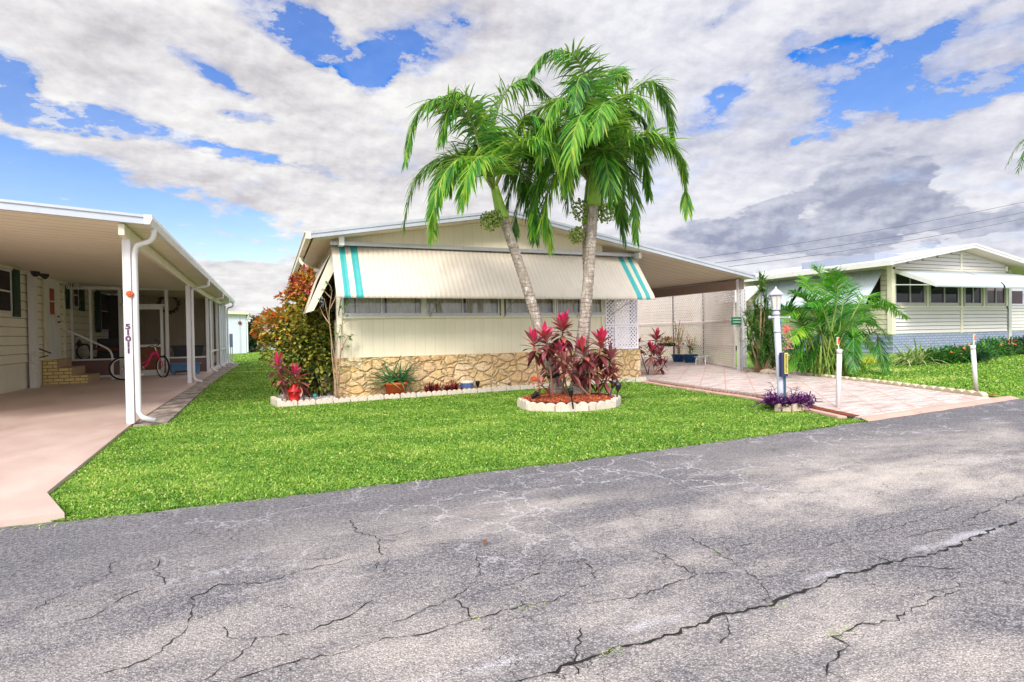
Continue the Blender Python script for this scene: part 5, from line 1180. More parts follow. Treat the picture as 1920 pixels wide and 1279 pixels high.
# ================================================================== plants
def frond(pts, L0, n, mat, par, w=.034, side=1.0, droop=1.2, up=.35, seed=0, rad=.016, fwd=.55, hang=.0, tb=.45, tv=.25, name='frond', st=.12, keep=1.0, segs=3):
    """pinnate leaf along the curve pts (world)"""
    r = random.Random(seed); C = cat(pts, 8); m = len(C) - 1; b = MB(); rb = MB()
    rb.tube(C, [rad * (1 - .85 * i / m) for i in range(m + 1)], 5)
    for k in range(n):
        t = st + (1 - st) * k / (n - 1); f = t * m; i = min(int(f), m - 1); p = C[i].lerp(C[i + 1], f - i); T_ = (C[min(i + 1, m)] - C[max(i - 1, 0)]).normalized()
        S_ = T_.cross(Vector((0, 0, 1)))
        if S_.length < .15: S_ = T_.cross(Vector((C[-1].x - C[0].x, C[-1].y - C[0].y, .0)).normalized().cross(Vector((0, 0, 1))) * -1 + Vector((.01, 0, 0)))
        S_.normalize(); N_ = S_.cross(T_); N_ = N_ if N_.z > 0 or abs(N_.z) < .3 else N_
        env = (math.sin(math.pi * min(1, (.12 + .8 * (t - st) / (1 - st)) ** .75)) ** .6)
        for s_ in (-1, 1):
            if r.random() > keep: continue
            L = L0 * env * r.uniform(.8, 1.12); d = T_ * (fwd + .5 * t + r.uniform(-.3, .3)) + S_ * s_ * side * r.uniform(.8, 1.1) + N_ * (up * (1.75 - 1.35 * t) + r.uniform(-.4, .4)) + Vector((0, 0, -hang * (.1 + 1.4 * t)))
            b.blade(p, d, N_, L, w * r.uniform(.8, 1.15), droop * (.5 + .7 * t) * r.uniform(.45, 1.5), segs, min(1, max(0, tb + tv * r.uniform(-1, 1) + .1 * t)), 0, (.5, 1, .95, .6), tw=r.uniform(-.5, .5))
    o = b.build(name, mat, par)
    c = rb.build('rachis', M['gstem'], o, smooth=True); return o

def palm(base, pts, rads, shaft, srad, label, fronds, fruit, spear=None, band=None, seed=1, L0=.52, tb=.45, extra=4):
    o = root('palm_tree', base, label, 'palm tree', 'palms on the round island')
    C = cat(pts, 14); m = len(C) - 1; rr = [rads[0] + (rads[1] - rads[0]) * (i / m) + (.05 * max(0, 1 - i / m * 9)) + (.006 if i % 2 else 0) for i in range(m + 1)]
    b = MB(); b.tube(C, rr, 16); b.build('trunk', M['trunk'], o, smooth=True)
    Cs = cat(shaft, 6); n = len(Cs) - 1; b = MB(); b.tube(Cs, [srad * (1.12 - .5 * (i / n) ** 1.6) for i in range(n + 1)], 14); b.build('crownshaft', M['shaft'], o, smooth=True)
    if band: b = MB(); b.tube([C[band], C[band + 1], C[band + 2]], rr[band] + .012, 16); b.build('trunk_band', M['black'], o, smooth=True)
    top = Vector(shaft[-1]); rs = random.Random(seed)
    fronds = list(fronds)
    for k in range(extra):
        a = 2 * math.pi * k / max(extra, 1) + rs.uniform(-.3, .3) + .5; rr_ = rs.uniform(.75, 1.1); zt_ = rs.uniform(.6, 1.05); c_, s_ = math.cos(a), math.sin(a)
        fronds.append(dict(p=[(.25 * c_, .25 * s_, .4), (.6 * rr_ * c_, .6 * rr_ * s_, zt_), (rr_ * c_, rr_ * s_, zt_ - .15), (1.18 * rr_ * c_, 1.18 * rr_ * s_, zt_ - .6)], t=rs.uniform(.15, .6), n=90))
    for i, f in enumerate(fronds):
        P = [top + Vector(q) for q in [(0, 0, -.12)] + f['p']]
        frond(P, f.get('L', L0), f.get('n', 116), M['palm'], o, w=.030, droop=f.get('d', 1.2), up=f.get('u', .42), seed=seed * 100 + i, hang=f.get('h', .42), tb=f.get('t', tb), tv=.38, rad=.022, fwd=.55, st=.14)
    if spear: b = MB(); b.tube([top, Vector(spear)], [.02, .004], 5); b.build('spear_leaf', M['palm'], o)
    for (cx, cy, cz, r, stalk) in fruit:
        b = MB(); rf = random.Random(int(cx * 99))
        for k in range(150):
            u = Vector((rf.gauss(0, 1), rf.gauss(0, 1), rf.gauss(0, 1))).normalized() * r * rf.uniform(.55, 1); c = Vector((cx, cy, cz)) + u
            i0 = len(b.v); b.ct = rf.random(); b.ball(c, .017, 5, 3)
        for k in range(16):
            u = Vector((rf.gauss(0, 1), rf.gauss(0, 1), rf.gauss(0, 1))).normalized() * r * .9; b.ct = .7; b.tube(cat([stalk, (Vector(stalk) + Vector((cx, cy, cz))) / 2 + Vector((0, 0, .05)), Vector((cx, cy, cz)) + u], 3), .006, 4)
        b.build('fruit_cluster', M['fruit'], o)
    return o
PYY = 8.55
def pp_(px, py, Y=PYY): return PY(px, py, Y)
# crown fronds as offsets from the crown centre: (x right, y away from the house front, z up)
F1 = [dict(p=[(.05, .1, .5), (.1, .15, 1.0), (.3, .1, 1.5), (.62, 0, 1.68), (.95, -.1, 1.4)], u=.5, t=.4),
      dict(p=[(-.2, -.1, .5), (-.5, -.2, .92), (-.95, -.3, 1.05), (-1.3, -.35, .72), (-1.45, -.4, .1)], u=.4, t=.4),
      dict(p=[(-.25, .1, .25), (-.7, .2, .38), (-1.15, .25, .05), (-1.35, .3, -.7)], t=.35),
      dict(p=[(-.3, -.35, .15), (-.75, -.6, .1), (-1.1, -.75, -.35), (-1.2, -.8, -1.0)], t=.5),
      dict(p=[(-.15, -.4, .1), (-.45, -.75, .15), (-.72, -.95, -.15), (-.85, -1.0, -.6)], t=.5),
      dict(p=[(.3, -.1, .45), (.65, -.2, .7), (1.05, -.25, .45), (1.2, -.3, -.25)], t=.45, u=.4),
      dict(p=[(.3, .3, .35), (.7, .6, .4), (1.0, .8, -.1), (1.1, .9, -.7)], t=.2),
      dict(p=[(-.1, .4, .4), (-.3, .9, .6), (-.5, 1.3, .3), (-.6, 1.5, -.4)], t=.2),
      dict(p=[(.15, -.4, .35), (.35, -.8, .45), (.55, -1.05, .2), (.62, -1.15, -.3)], t=.55),
      dict(p=[(-.12, .0, .6), (-.25, .05, 1.05), (-.5, .1, 1.35), (-.85, .12, 1.2)], u=.5, t=.45)]
b1 = T(1048, 743, .1); 
_P = pp_; pp_ = lambda px, py, Y=None: PY(px, py, b1.y if Y is None else Y)
t1 = [b1, pp_(1036, 700), pp_(1022, 660), pp_(1006, 600), pp_(985, 530), pp_(962, 462), pp_(943, 408)]

fr1 = pp_(917, 416, PYY - .12)
palm(b1, t1, (.10, .068), [t1[-1] - Vector((0, 0, .02)), pp_(936, 385), pp_(925, 342)], .088, 'left palm leaning towards the house, single green fruit cluster', F1,
     [(fr1.x, fr1.y, fr1.z, .17, t1[-1]), (fr1.x + .1, fr1.y - .03, fr1.z + .06, .13, t1[-1])], band=12, seed=3)
F2 = [dict(p=[(-.1, -.05, .6), (-.25, -.1, 1.2), (-.5, -.15, 1.5), (-.95, -.2, 1.45), (-1.3, -.25, 1.05)], u=.5, t=.35),
      dict(p=[(.25, -.05, .55), (.55, -.1, 1.05), (.95, -.15, 1.3), (1.2, -.2, 1.0), (1.34, -.2, .4)], u=.45, t=.4),
      dict(p=[(.35, .1, .3), (.8, .2, .5), (1.02, .25, .2), (1.2, .3, -.45)], t=.3),
      dict(p=[(.35, -.35, .15), (.8, -.65, .15), (1.0, -.8, -.3), (1.1, -.85, -.95)], t=.55),
      dict(p=[(.12, -.45, .1), (.4, -.9, .15), (.68, -1.1, -.1), (.82, -1.15, -.5)], t=.52),
      dict(p=[(-.35, -.2, .5), (-.8, -.4, .7), (-1.15, -.5, .3), (-1.3, -.55, -.35)], t=.45),
      dict(p=[(-.35, -.4, .3), (-.7, -.8, .35), (-.98, -1.0, -.1), (-1.08, -1.05, -.75)], t=.5),
      dict(p=[(-.1, -.45, .25), (-.35, -.85, .5), (-.6, -1.1, .3), (-.78, -1.2, -.1)], t=.48),
      dict(p=[(-.35, .25, .3), (-.8, .5, .35), (-1.15, .7, -.2), (-1.3, .8, -.9)], t=.2),
      dict(p=[(.2, .4, .4), (.45, .9, .5), (.7, 1.2, .1), (.8, 1.3, -.5)], t=.2),
      dict(p=[(.05, .05, .7), (.15, .05, 1.15), (.35, .1, 1.5), (.65, .12, 1.5)], u=.45, t=.5),
      dict(p=[(-.15, .3, .6), (-.4, .6, 1.0), (-.8, .9, .9), (-1.1, 1.1, .4)], t=.25)]
b2 = T(1080, 745, .1)
pp_ = lambda px, py, Y=None: PY(px, py, b2.y if Y is None else Y)
t2 = [b2, pp_(1085, 690), pp_(1091, 640), pp_(1100, 560), pp_(1107, 470), pp_(1113, 384)]
fa, fb_ = pp_(1134, 400, PYY - .3), pp_(1074, 400, PYY + .2)
palm(b2, t2, (.10, .076), [t2[-1] - Vector((0, 0, .02)), pp_(1116, 340, b2.y), pp_(1120, 296, b2.y)], .10, 'tallest palm on the island, straight grey trunk and bright green crownshaft', F2, [(fa.x, fa.y, fa.z, .17, t2[-1])], spear=pp_(1124, 97, b2.y), seed=5)
F3 = [dict(p=[(-.3, 0, .3), (-.7, -.05, .25), (-1.0, -.1, -.3), (-1.1, -.1, -1.0)], t=.3), dict(p=[(.3, 0, .3), (.6, 0, .3), (.85, 0, -.2), (.9, 0, -1.0)], t=.35),
      dict(p=[(-.2, .3, .3), (-.6, .7, .3), (-.9, .9, -.3), (-1.0, .9, -.9)], t=.15), dict(p=[(.3, .3, .2), (.8, .6, .2), (1.1, .8, -.3), (1.2, .8, -.9)], t=.15),
      dict(p=[(0, -.3, .3), (-.1, -.6, .2), (-.15, -.8, -.2), (-.15, -.85, -.6)], t=.3), dict(p=[(0, .3, .5), (.1, .7, .7), (.2, 1.1, .3), (.2, 1.2, -.3)], t=.1), dict(p=[(-.3, .1, .5), (-.8, .2, .8), (-1.2, .3, .4), (-1.4, .3, -.2)], t=.15), dict(p=[(-.45, -.2, .1), (-.8, -.3, -.15), (-.98, -.3, -.7), (-.9, -.3, -1.25)], t=.5)]
b3 = Vector((PY(1089, 700, b2.y + .3).x, b2.y + .3, gz(5) + .1)); t3 = [b3, PY(1102, 560, b3.y), PY(1100, 480, b3.y), PY(1101, 418, b3.y)]
palm(b3, t3, (.07, .066), [t3[-1] - Vector((0, 0, .02)), PY(1103, 380, b3.y), PY(1106, 330, b3.y)], .082, 'slim palm close behind the tallest one, reddish stalk under its crown', F3, [(fb_.x, b3.y - .1, fb_.z, .2, t3[-1]), (PY(1075, 443, b3.y).x, b3.y - .1, PY(1075, 443, b3.y).z, .14, t3[-1])], seed=9)

# far right: tip of another palm
o = root('palm_tree', (13.6, 6.6, .25), 'palm beyond the right edge, only frond tips showing', 'palm tree'); b = MB(); tp = PY(2004, 275, 6.6); b.tube([(tp.x, 6.6, .2), (tp.x, 6.6, tp.z)], [.13, .09], 12); b.build('trunk', M['trunk'], o, smooth=True)
for k in range(9):
    a = k * .7; frond([tp, tp + Vector((.3 * math.cos(a), .3 * math.sin(a), .3)), tp + Vector((.7 * math.cos(a), .7 * math.sin(a), .25)), tp + Vector((.95 * math.cos(a), .95 * math.sin(a), -.2))], .32, 26, M['palm'], o, w=.02, tb=.2, tv=.2, seed=k, droop=1.3)

# ---------------------------------------------------------------- ti plants
def ti_plant(base, stems, label, group=None, par_scale=1.0, seed=0):
    o = root('ti_plant', base, label, 'ti plant', group); r = random.Random(seed)
    for (tip, n, L, pink) in stems:
        tip = Vector(tip); bb = Vector(base) + Vector((r.uniform(-.04, .04), r.uniform(-.04, .04), 0)); mid = bb.lerp(tip, .5) + Vector((r.uniform(-.05, .05), r.uniform(-.05, .05), 0)); C = cat([bb, mid, tip], 5)
        b = MB(); b.tube(C, [.014] * 6 + [.010] * (len(C) - 6), 6); b.build('stem', M['pinkstem'], o, smooth=True)
        b = MB()
        n = int(n * 1.7)
        for k in range(n):
            t = k / (n - 1); a = k * 2.4 + r.uniform(-.4, .4); el = math.radians(-35 + 115 * t + r.uniform(-10, 10)); p = tip + (C[-1] - C[-2]).normalized() * (-.28 * (1 - t) + .02) * L / .3
            d = Vector((math.cos(a) * math.cos(el), math.sin(a) * math.cos(el), math.sin(el)))
            if t > .78 and pink: tint = r.uniform(.82, 1)
            elif t > .5: tint = r.uniform(.3, .66) if r.random() > .25 * pink else .8
            else: tint = r.uniform(.05, .5) if r.random() > .12 else r.uniform(.66, .74)
            ln = L * r.uniform(.8, 1.15) * (.75 if t > .85 else 1); b.blade(p, d, (0, 0, 1), ln, .088 * L / .3 * (.75 if t > .8 else 1), .75 * (1 - t) + .15, 4, tint, .12, (.12, .6, 1, .75))
        b.build('leaves', M['ti'], o)
    return o
def tip(px, py, Y): return PY(px, py, Y)
gi = gz(4.35) + .15
TI = [  # base (x, y), [(px, py, Y, n, L, pink)], label
    ((3.72, 8.05), [(1000, 640, 8.0, 20, .27, 1)], 'ti plant with drooping maroon leaves at the left edge of the island'),
    ((4.0, 8.05), [(1022, 632, 7.9, 22, .28, 1), (1014, 720, 7.85, 9, .16, 0)], 'ti plant with bright pink tip left of the tallest palm, low shoot below'),
    ((4.3, 8.3), [(1056, 610, 8.2, 30, .30, 1), (1050, 660, 8.0, 16, .25, 1)], 'tallest ti plant of the island with pale pink leaves between the palms'),
    ((4.42, 7.75), [(1090, 655, 7.7, 22, .27, 1), (1060, 680, 7.7, 14, .24, 0)], 'ti plant with one orange yellow leaf in front of the tallest palm'),
    ((4.72, 7.95), [(1128, 640, 7.9, 26, .30, 1), (1108, 680, 7.8, 16, .24, 0)], 'broad ti plant with grey pink leaves just right of the tallest palm'),
    ((4.8, 8.05), [(1145, 668, 8.0, 20, .27, 0), (1150, 700, 7.9, 12, .26, 0)], 'ti plant with hanging bronze leaves at the right edge of the island'),
    ((4.55, 8.15), [(1105, 690, 8.1, 18, .24, 0), (1080, 690, 8.0, 16, .22, 0)], 'low dark ti plant in the middle of the island'),
    ((4.1, 8.55), [(1032, 668, 8.6, 20, .28, 0)], 'dark ti plant behind the leaning trunk')]
for i, (bs, st, lb) in enumerate(TI): ti_plant((bs[0], bs[1], gi), [(tip(px, py, Y), n, L, pk) for px, py, Y, n, L, pk in st], lb, 'ti plants on the palm island', seed=i + 20)
bp = T(1215, 703); ti_plant(bp, [(tip(1233, 632, bp.y), 22, .30, 1), (tip(1195, 640, bp.y), 14, .24, 1)], 'ti plant with a pink tip beside the grey carport post', 'ti plants by the carport', seed=41)
bp = T(1226, 706); ti_plant(bp, [(tip(1220, 655, bp.y), 20, .26, 1), (tip(1240, 660, bp.y), 18, .24, 0), (tip(1247, 682, bp.y), 12, .2, 0)], 'low dense ti plant with bare stems at the driveway edge', 'ti plants by the carport', seed=42)
bp = T(1183, 704); ti_plant(bp, [(tip(1180, 668, bp.y), 12, .2, 0)], 'small bronze ti plant above the green shrub at the skirting end', seed=43)
bp = Vector((.30, 11.1, 0)); ti_plant(bp, [(tip(520, 683, 11.0), 14, .28, 1), (tip(524, 700, 11.0), 14, .24, 0)], 'ti plant with one upright hot pink leaf in front of the copperleaf bush', 'ti plants by the red lantern', seed=51)
bp = Vector((.52, 11.1, 0)); ti_plant(bp, [(tip(553, 702, 11.0), 20, .27, 1)], 'ti plant with a pink V of young leaves above the red lantern', 'ti plants by the red lantern', seed=52)

# ---------------------------------------------------------------- leafy shrubs
def clump(b, c, rx, ry, rz, n, size, tintf, r, aspect=.7, shell=.55, up=.4, bend=.5, segs=2, lumps=9, fold=.1, shape=(.3, 1, .75)):
    c = Vector(c); Lp = [Vector((r.gauss(0, 1), r.gauss(0, 1), r.gauss(0, 1))).normalized() for _ in range(lumps)]
    for i in range(n):
        d = Vector((r.gauss(0, 1), r.gauss(0, 1), r.gauss(0, 1))).normalized(); lp = max(d.dot(q) for q in Lp); rad = (shell + (1 - shell) * r.random() ** .6) * (.72 + .34 * max(0, lp) ** 3)
        p = c + Vector((d.x * rx, d.y * ry, d.z * rz)) * rad; o = (d + Vector((r.uniform(-.7, .7), r.uniform(-.7, .7), r.uniform(-.5, .8) + up))).normalized()
        b.blade(p, o, (r.uniform(-.5, .5), r.uniform(-.5, .5), 1), size * r.uniform(.6, 1.25), size * aspect * r.uniform(.8, 1.1), bend, segs, tintf(p, rad, r), fold, shape)
cb = Vector((.72, 12.6, 0)); o = root('copperleaf_bush', cb, 'large copperleaf bush with orange red top at the left corner of the cream house', 'bush'); r = random.Random(5)
def ct(p, rad, r):
    h = (p.z - .3) / 2.0; left = (.75 - p.x) / .9
    return min(1, max(0, .14 + .30 * h + .46 * left * max(0, h) + (.5 if p.z > 2.0 else 0) * r.random() + r.uniform(-.32, .26)))
b = MB()
for c, rx, ry, rz, n in (((.12, 12.5, 1.42), .44, .5, .30, 700), ((.42, 12.4, 1.35), .62, .6, .36, 1300), ((.80, 12.3, 1.2), .58, .55, .48, 1500), ((.32, 12.4, 1.0), .5, .55, .4, 900), ((1.0, 12.1, 1.45), .3, .3, .3, 500), ((.72, 12.3, .75), .55, .5, .42, 900), ((1.0, 12.0, .9), .34, .35, .5, 700), ((.85, 12.1, .4), .42, .4, .3, 500), ((.45, 12.3, 1.55), .45, .4, .25, 500),
                         ((.66, 12.3, 2.12), .34, .3, .25, 560), ((.78, 12.3, 1.98), .30, .25, .2, 300), ((.42, 12.3, 1.88), .18, .16, .10, 120), ((.56, 12.3, 2.28), .16, .16, .14, 160), ((.70, 12.3, 2.42), .12, .12, .12, 90), ((.28, 12.3, 1.98), .12, .12, .07, 60), ((.35, 11.9, .35), .3, .3, .2, 260)):
    clump(b, c, rx * 1.08, ry, rz * 1.08, int(n * .95), .095, ct, r, .8, .62, .1)
b.build('foliage', M['croton'], o)
b = MB()
for k in range(16): e = Vector((r.uniform(.2, 1.1), r.uniform(12, 12.7), r.uniform(.9, 1.9))); b.tube(cat([(cb.x + r.uniform(-.25, .25), cb.y - .2, 0), cb.lerp(e, .5) + Vector((r.uniform(-.1, .1), 0, .3)), e], 4), [.022, .02, .018, .016, .014, .012, .01, .008, .006], 5)
b.tube(cat([(.6, 12.4, 1.2), (.62, 12.35, 1.7), (.7, 12.3, 2.1)], 4), .012, 5); b.build('branches', M['dstem'], o)
# bare sapling at the corner
sb = T(640, 752); sb.y = 11.05; o = root('sapling', (sb.x, 11.0, .03), 'thin leggy sapling with a few green leaves at the corner of the stone skirting', 'sapling'); r = random.Random(8); b = MB(); lf = MB()
S5 = lambda px, py, Y=11.0: PY(px, py, Y)
for pts in ([(632, 750), (630, 690), (622, 640), (617, 590), (622, 545), (613, 528)], [(634, 750), (637, 680), (640, 620), (644, 590), (650, 570)], [(636, 750), (632, 700), (630, 650), (640, 612), (655, 600)], [(631, 748), (626, 700), (622, 660), (620, 620), (612, 580), (608, 560)], [(636, 690), (640, 660), (650, 635), (662, 628)], [(622, 560), (612, 550), (604, 540)], [(618, 580), (628, 560), (632, 540)], [(640, 655), (646, 650), (652, 655)], [(620, 610), (606, 590), (600, 575)]):
    P = [S5(x, y, 11.0 + r.uniform(-.06, .06)) for x, y in pts]; C = cat(P, 4); b.tube(C, [.013 - .009 * i / (len(C) - 1) for i in range(len(C))], 5)
b.build('branches', M['stem'], o, smooth=True)
for px, py, n in ((613, 530, 4), (622, 545, 2), (650, 568, 6), (645, 590, 6), (640, 580, 5), (632, 625, 6), (640, 632, 12), (655, 632, 10), (650, 650, 6), (636, 612, 4), (662, 628, 4), (598, 560, 3), (606, 545, 3), (627, 720, 2), (640, 690, 2), (668, 575, 3)):
    p = S5(px, py)
    for i in range(n): lf.blade(p + Vector((r.uniform(-.03, .03), r.uniform(-.03, .03), r.uniform(-.03, .03))), (r.uniform(-1, 1), r.uniform(-1, 1), r.uniform(-.4, .7)), (0, 0, 1), r.uniform(.06, .11), .035, .6, 3, r.uniform(.3, .9), .12)
lf.build('leaves', M['shrub'], o)
# small shrub at the right end of the skirting
p = T(1183, 708); o = root('shrub', p, 'small green and cream shrub at the right end of the stone skirting', 'shrub'); b = MB(); r = random.Random(12)
clump(b, (p.x, p.y, p.z + .30), .27, .2, .32, 700, .05, lambda p, q, r: r.uniform(0, 1) ** .8, r, .6, .3); b.build('foliage', M['shrub'], o); b = MB()
for k in range(5): b.tube([(p.x + U(-.05, .05), p.y, p.z - .02), (p.x + U(-.2, .2), p.y, p.z + .4)], .008, 5)
b.build('stems', M['dstem'], o)
# light green fern on the island
p = T(1062, 722, .1); o = root('fern', (p.x, 8.1, gi), 'small bright green fern between the palm trunks', 'fern'); b = MB()
for k in range(90): a = U(0, 6.28); b.blade((p.x + U(-.08, .08), 8.1 + U(-.08, .08), gi + U(.05, .2)), (math.cos(a), math.sin(a), U(.2, 1.4)), (0, 0, 1), U(.08, .2), .016, .9, 3, U(.6, 1))
b.build('fronds', M['shrub'], o)
# aloe in its pot, maroon plants, ceramic planter
p = Vector((2.2, 11.0, gz(2.2) + .03)); a0, a1 = PY(723, 745, 11.0), PY(762, 745, 11.0); cx = (a0.x + a1.x) / 2
o = root('planter', (cx, 11.0, p.z), 'terracotta pot holding the spiky aloe against the stone skirting', 'pot'); b = MB(); b.lathe([(.165, 0), (.20, .22), (.215, .22), (.22, .27), (.20, .27), (.19, .24), (.02, .235)], (cx, 11.0, p.z), 28); b.build('pot_body', M['terracotta'], o, smooth=True)
o = root('aloe_plant', (cx, 11.0, p.z + .24), 'spiky blue green aloe growing in the terracotta pot', 'aloe'); b = MB(); r = random.Random(3)
for k in range(80):
    a = r.uniform(0, 6.28); el = r.uniform(-.3, 1.2); q = (cx + r.uniform(-.2, .2), 11.0 + r.uniform(-.12, .05), p.z + .25 + r.uniform(0, .08))
    b.blade(q, (math.cos(a) * math.cos(el) * 1.7, math.sin(a) * math.cos(el) * .6 - .1, math.sin(el)), (0, 0, 1), r.uniform(.42, .75), .045, r.uniform(.0, .6), 4, r.uniform(.1, .8), .22, (.9, 1, .6, .3))
b.build('leaves', M['aloe'], o)
for px, lb in ((812, 'spiky maroon bromeliad next to the terracotta pot'), (846, 'spiky maroon bromeliad next to the painted ceramic planter')):
    q = T(px, 736, .03); q.y = 10.98; q = Vector((PY(px, 736, 10.98).x, 10.98, gz(3) + .03)); o = root('bromeliad', q, lb, 'bromeliad', 'maroon bromeliads in the gravel bed'); b = MB()
    for k in range(170): a = U(0, 6.28); el = U(-.1, 1.4); b.blade((q.x + U(-.14, .14), q.y + U(-.05, .05), q.z + U(0, .1)), (math.cos(a) * math.cos(el), math.sin(a) * math.cos(el) * .7, math.sin(el)), (0, 0, 1), U(.1, .2), .024, .5, 3, U(0, 1), .15)
    b.build('leaves', M['maroon'], o)
a0, a1 = PY(862, 715, 11.0), PY(889, 735, 11.0); x0, x1, zt, zb_ = a0.x, a1.x, a0.z, gz(3.5) + .03; o = root('ceramic_planter', ((x0 + x1) / 2, 11, zb_), 'white ceramic planter with blue scalloped pattern in the gravel bed', 'planter')
b = MB(); xm, hw = (x0 + x1) / 2, (x1 - x0) / 2; b.lathe([(hw * .62, 0), (hw * .85, (zt - zb_) * .8), (hw, (zt - zb_) * .8), (hw, zt - zb_), (hw * .88, zt - zb_), (hw * .8, (zt - zb_) * .9), (.01, (zt - zb_) * .88)], (xm, 11, zb_), 24); b.build('pot_body', M['ceramic'], o, smooth=True)
b = MB()
for k in range(10):
    a = -math.pi / 2 + (k - 4.5) * .42
    for j in range(8): t0, t1 = math.pi * j / 8, math.pi * (j + 1) / 8; f_ = lambda t: (xm + (hw * .83 + .004) * math.cos(a + .17 * math.cos(t)), 11 + (hw * .83 + .004) * math.sin(a + .17 * math.cos(t)), zb_ + (zt - zb_) * (.42 + .26 * math.sin(t))); b.tube([f_(t0), f_(t1)], .006, 5)
b.tube([(xm + (hw * .80 + .004) * math.cos(k * .3), 11 + (hw * .80 + .004) * math.sin(k * .3), zb_ + (zt - zb_) * .38) for k in range(22)], .005, 5)
b.tube([(xm + (hw * .87 + .004) * math.cos(k * .3), 11 + (hw * .87 + .004) * math.sin(k * .3), zb_ + (zt - zb_) * .74) for k in range(22)], .006, 5); b.build('pattern', M['blue'], o)
# two small plants in that bed
for px, py, lb, mt in ((955, 718, 'small dark rosette plant in the gravel near the skirting middle', 'maroon'), (868, 708, 'sprig of green succulent behind the ceramic planter', 'shrub')):
    q = PY(px, py, 11.1); o = root('small_plant', (q.x, 11.1, gz(q.x) + .03), lb, 'plant'); b = MB()
    for k in range(26): a = U(0, 6.28); b.blade((q.x, 11.1, gz(q.x) + .03), (math.cos(a), math.sin(a) * .6, U(.2, 1.6)), (0, 0, 1), U(.07, .16), .02, .6, 2, U(0, 1))
    b.build('leaves', M[mt], o)
q = PY(1001, 712, 10.95); o = root('garden_figurine', (q.x, 10.95, gz(q.x) + .03), 'small orange and cream mushroom figurine in the gravel behind the island', 'figurine'); zb_ = gz(q.x) + .03; b = MB(); b.lathe([(.05, 0), (.035, .06), (.03, .13)], (q.x, 10.95, zb_), 10); b.build('stalk', M['ceramic'], o, smooth=True); b = MB(); b.lathe([(.02, .12), (.085, .125), (.07, .17), (.03, .2), (.005, .205)], (q.x, 10.95, zb_), 12); b.build('cap', M['orange'], o, smooth=True)
q = PY(1001, 722, 10.8); b = MB(); b.lathe([(.05, 0), (.055, .05), (.02, .09)], (q.x, 10.8, gz(q.x) + .03), 8); tag(b.build('painted_stone', M['orange'], loc=(q.x, 10.8, gz(q.x))), 'small orange painted stone below the mushroom figurine', 'stone')
# red lantern
q = Vector((PY(552, 750, 11.0).x, 10.98, .03)); o = root('garden_lantern', q, 'red metal garden lantern standing in the gravel at the bed corner', 'lantern')
b = MB(); b.lathe([(.11, 0), (.115, .02), (.09, .03), (.105, .20), (.13, .21), (.125, .23), (.06, .28), (.055, .33), (.03, .35), (.01, .36)], q, 20); b.build('lantern_body', M['redpot'], o, smooth=True)
b = MB(); b.tube([(q.x + .05 * math.cos(t * .35), q.y, q.z + .36 + .05 * math.sin(t * .35)) for t in range(10)], .006, 5); b.build('handle', M['redpot'], o)
q = PY(590, 742, 11.2); b = MB(); b.ball((q.x, 11.2, q.z), .035, 10, 6); b.tube([(q.x, 11.2, 0), (q.x, 11.2, q.z)], .006, 5); tag(b.build('garden_stake', M['teal'], loc=(q.x, 11.2, 0), smooth=True), 'tiny turquoise ball stake in the gravel under the copperleaf bush', 'garden stake')
# torches
def torch(base, top, label, name='solar_torch', group='black solar torches', gz_=None):
    base, top = Vector(base), Vector(top); d = (top - base).normalized(); o = root(name, base, label, 'solar light', group)
    b = MB(); b.tube([base - d * .05, top - d * .13], .012, 6); b.build('stake', M['black'], o)
    b = MB(); p = lambda t: top - d * .13 + d * t; b.tube([p(0), p(.02), p(.09), p(.095)], [.012, .026, .045, .048], 6); b.tube([p(.0951), p(.125), p(.13)], [.048, .040, .02], 6); b.build('lamp_head', M['black'], o)
def gi_(px, py, dz=.1): p = T(px, py, dz); return p
e1 = T(1074, 760, .14); torch(e1, PY(1069, 727, e1.y), 'black solar torch standing at the front of the island below the tallest palm')
e1 = T(1142, 745, .12); torch(e1, PY(1153, 713, e1.y), 'black solar torch leaning right at the island edge, the farther of a pair')
e1 = T(1156, 750, .1); torch(e1, PY(1160, 718, e1.y), 'upright black solar torch on the right island rim, the nearer of a pair')
e1 = T(1537 / 1 * 0 + 896, 733, .03); e1 = Vector((PY(896, 735, 10.98).x, 10.98, gz(3.7) + .03)); torch(e1, PY(896, 714, 10.98), 'short black solar stake in the gravel right of the ceramic planter')
p = T(1001, 753, .12); o = root('spotlight', p, 'small black ground spotlight at the left rim of the island', 'spotlight'); b = MB(); b.tube([p, p + Vector((0, 0, .08))], .012, 6); b.build('stake', M['black'], o); b = MB(); b.tube([p + Vector((-.03, .02, .06)), p + Vector((.05, -.03, .13))], [.03, .05], 10); b.build('lamp_head', M['black'], o); b = MB(); b.box(p.x + .03, p.x + .09, p.y - .03, p.y + .03, p.z + .13, p.z + .14); b.build('solar_panel', M['navy'], o)

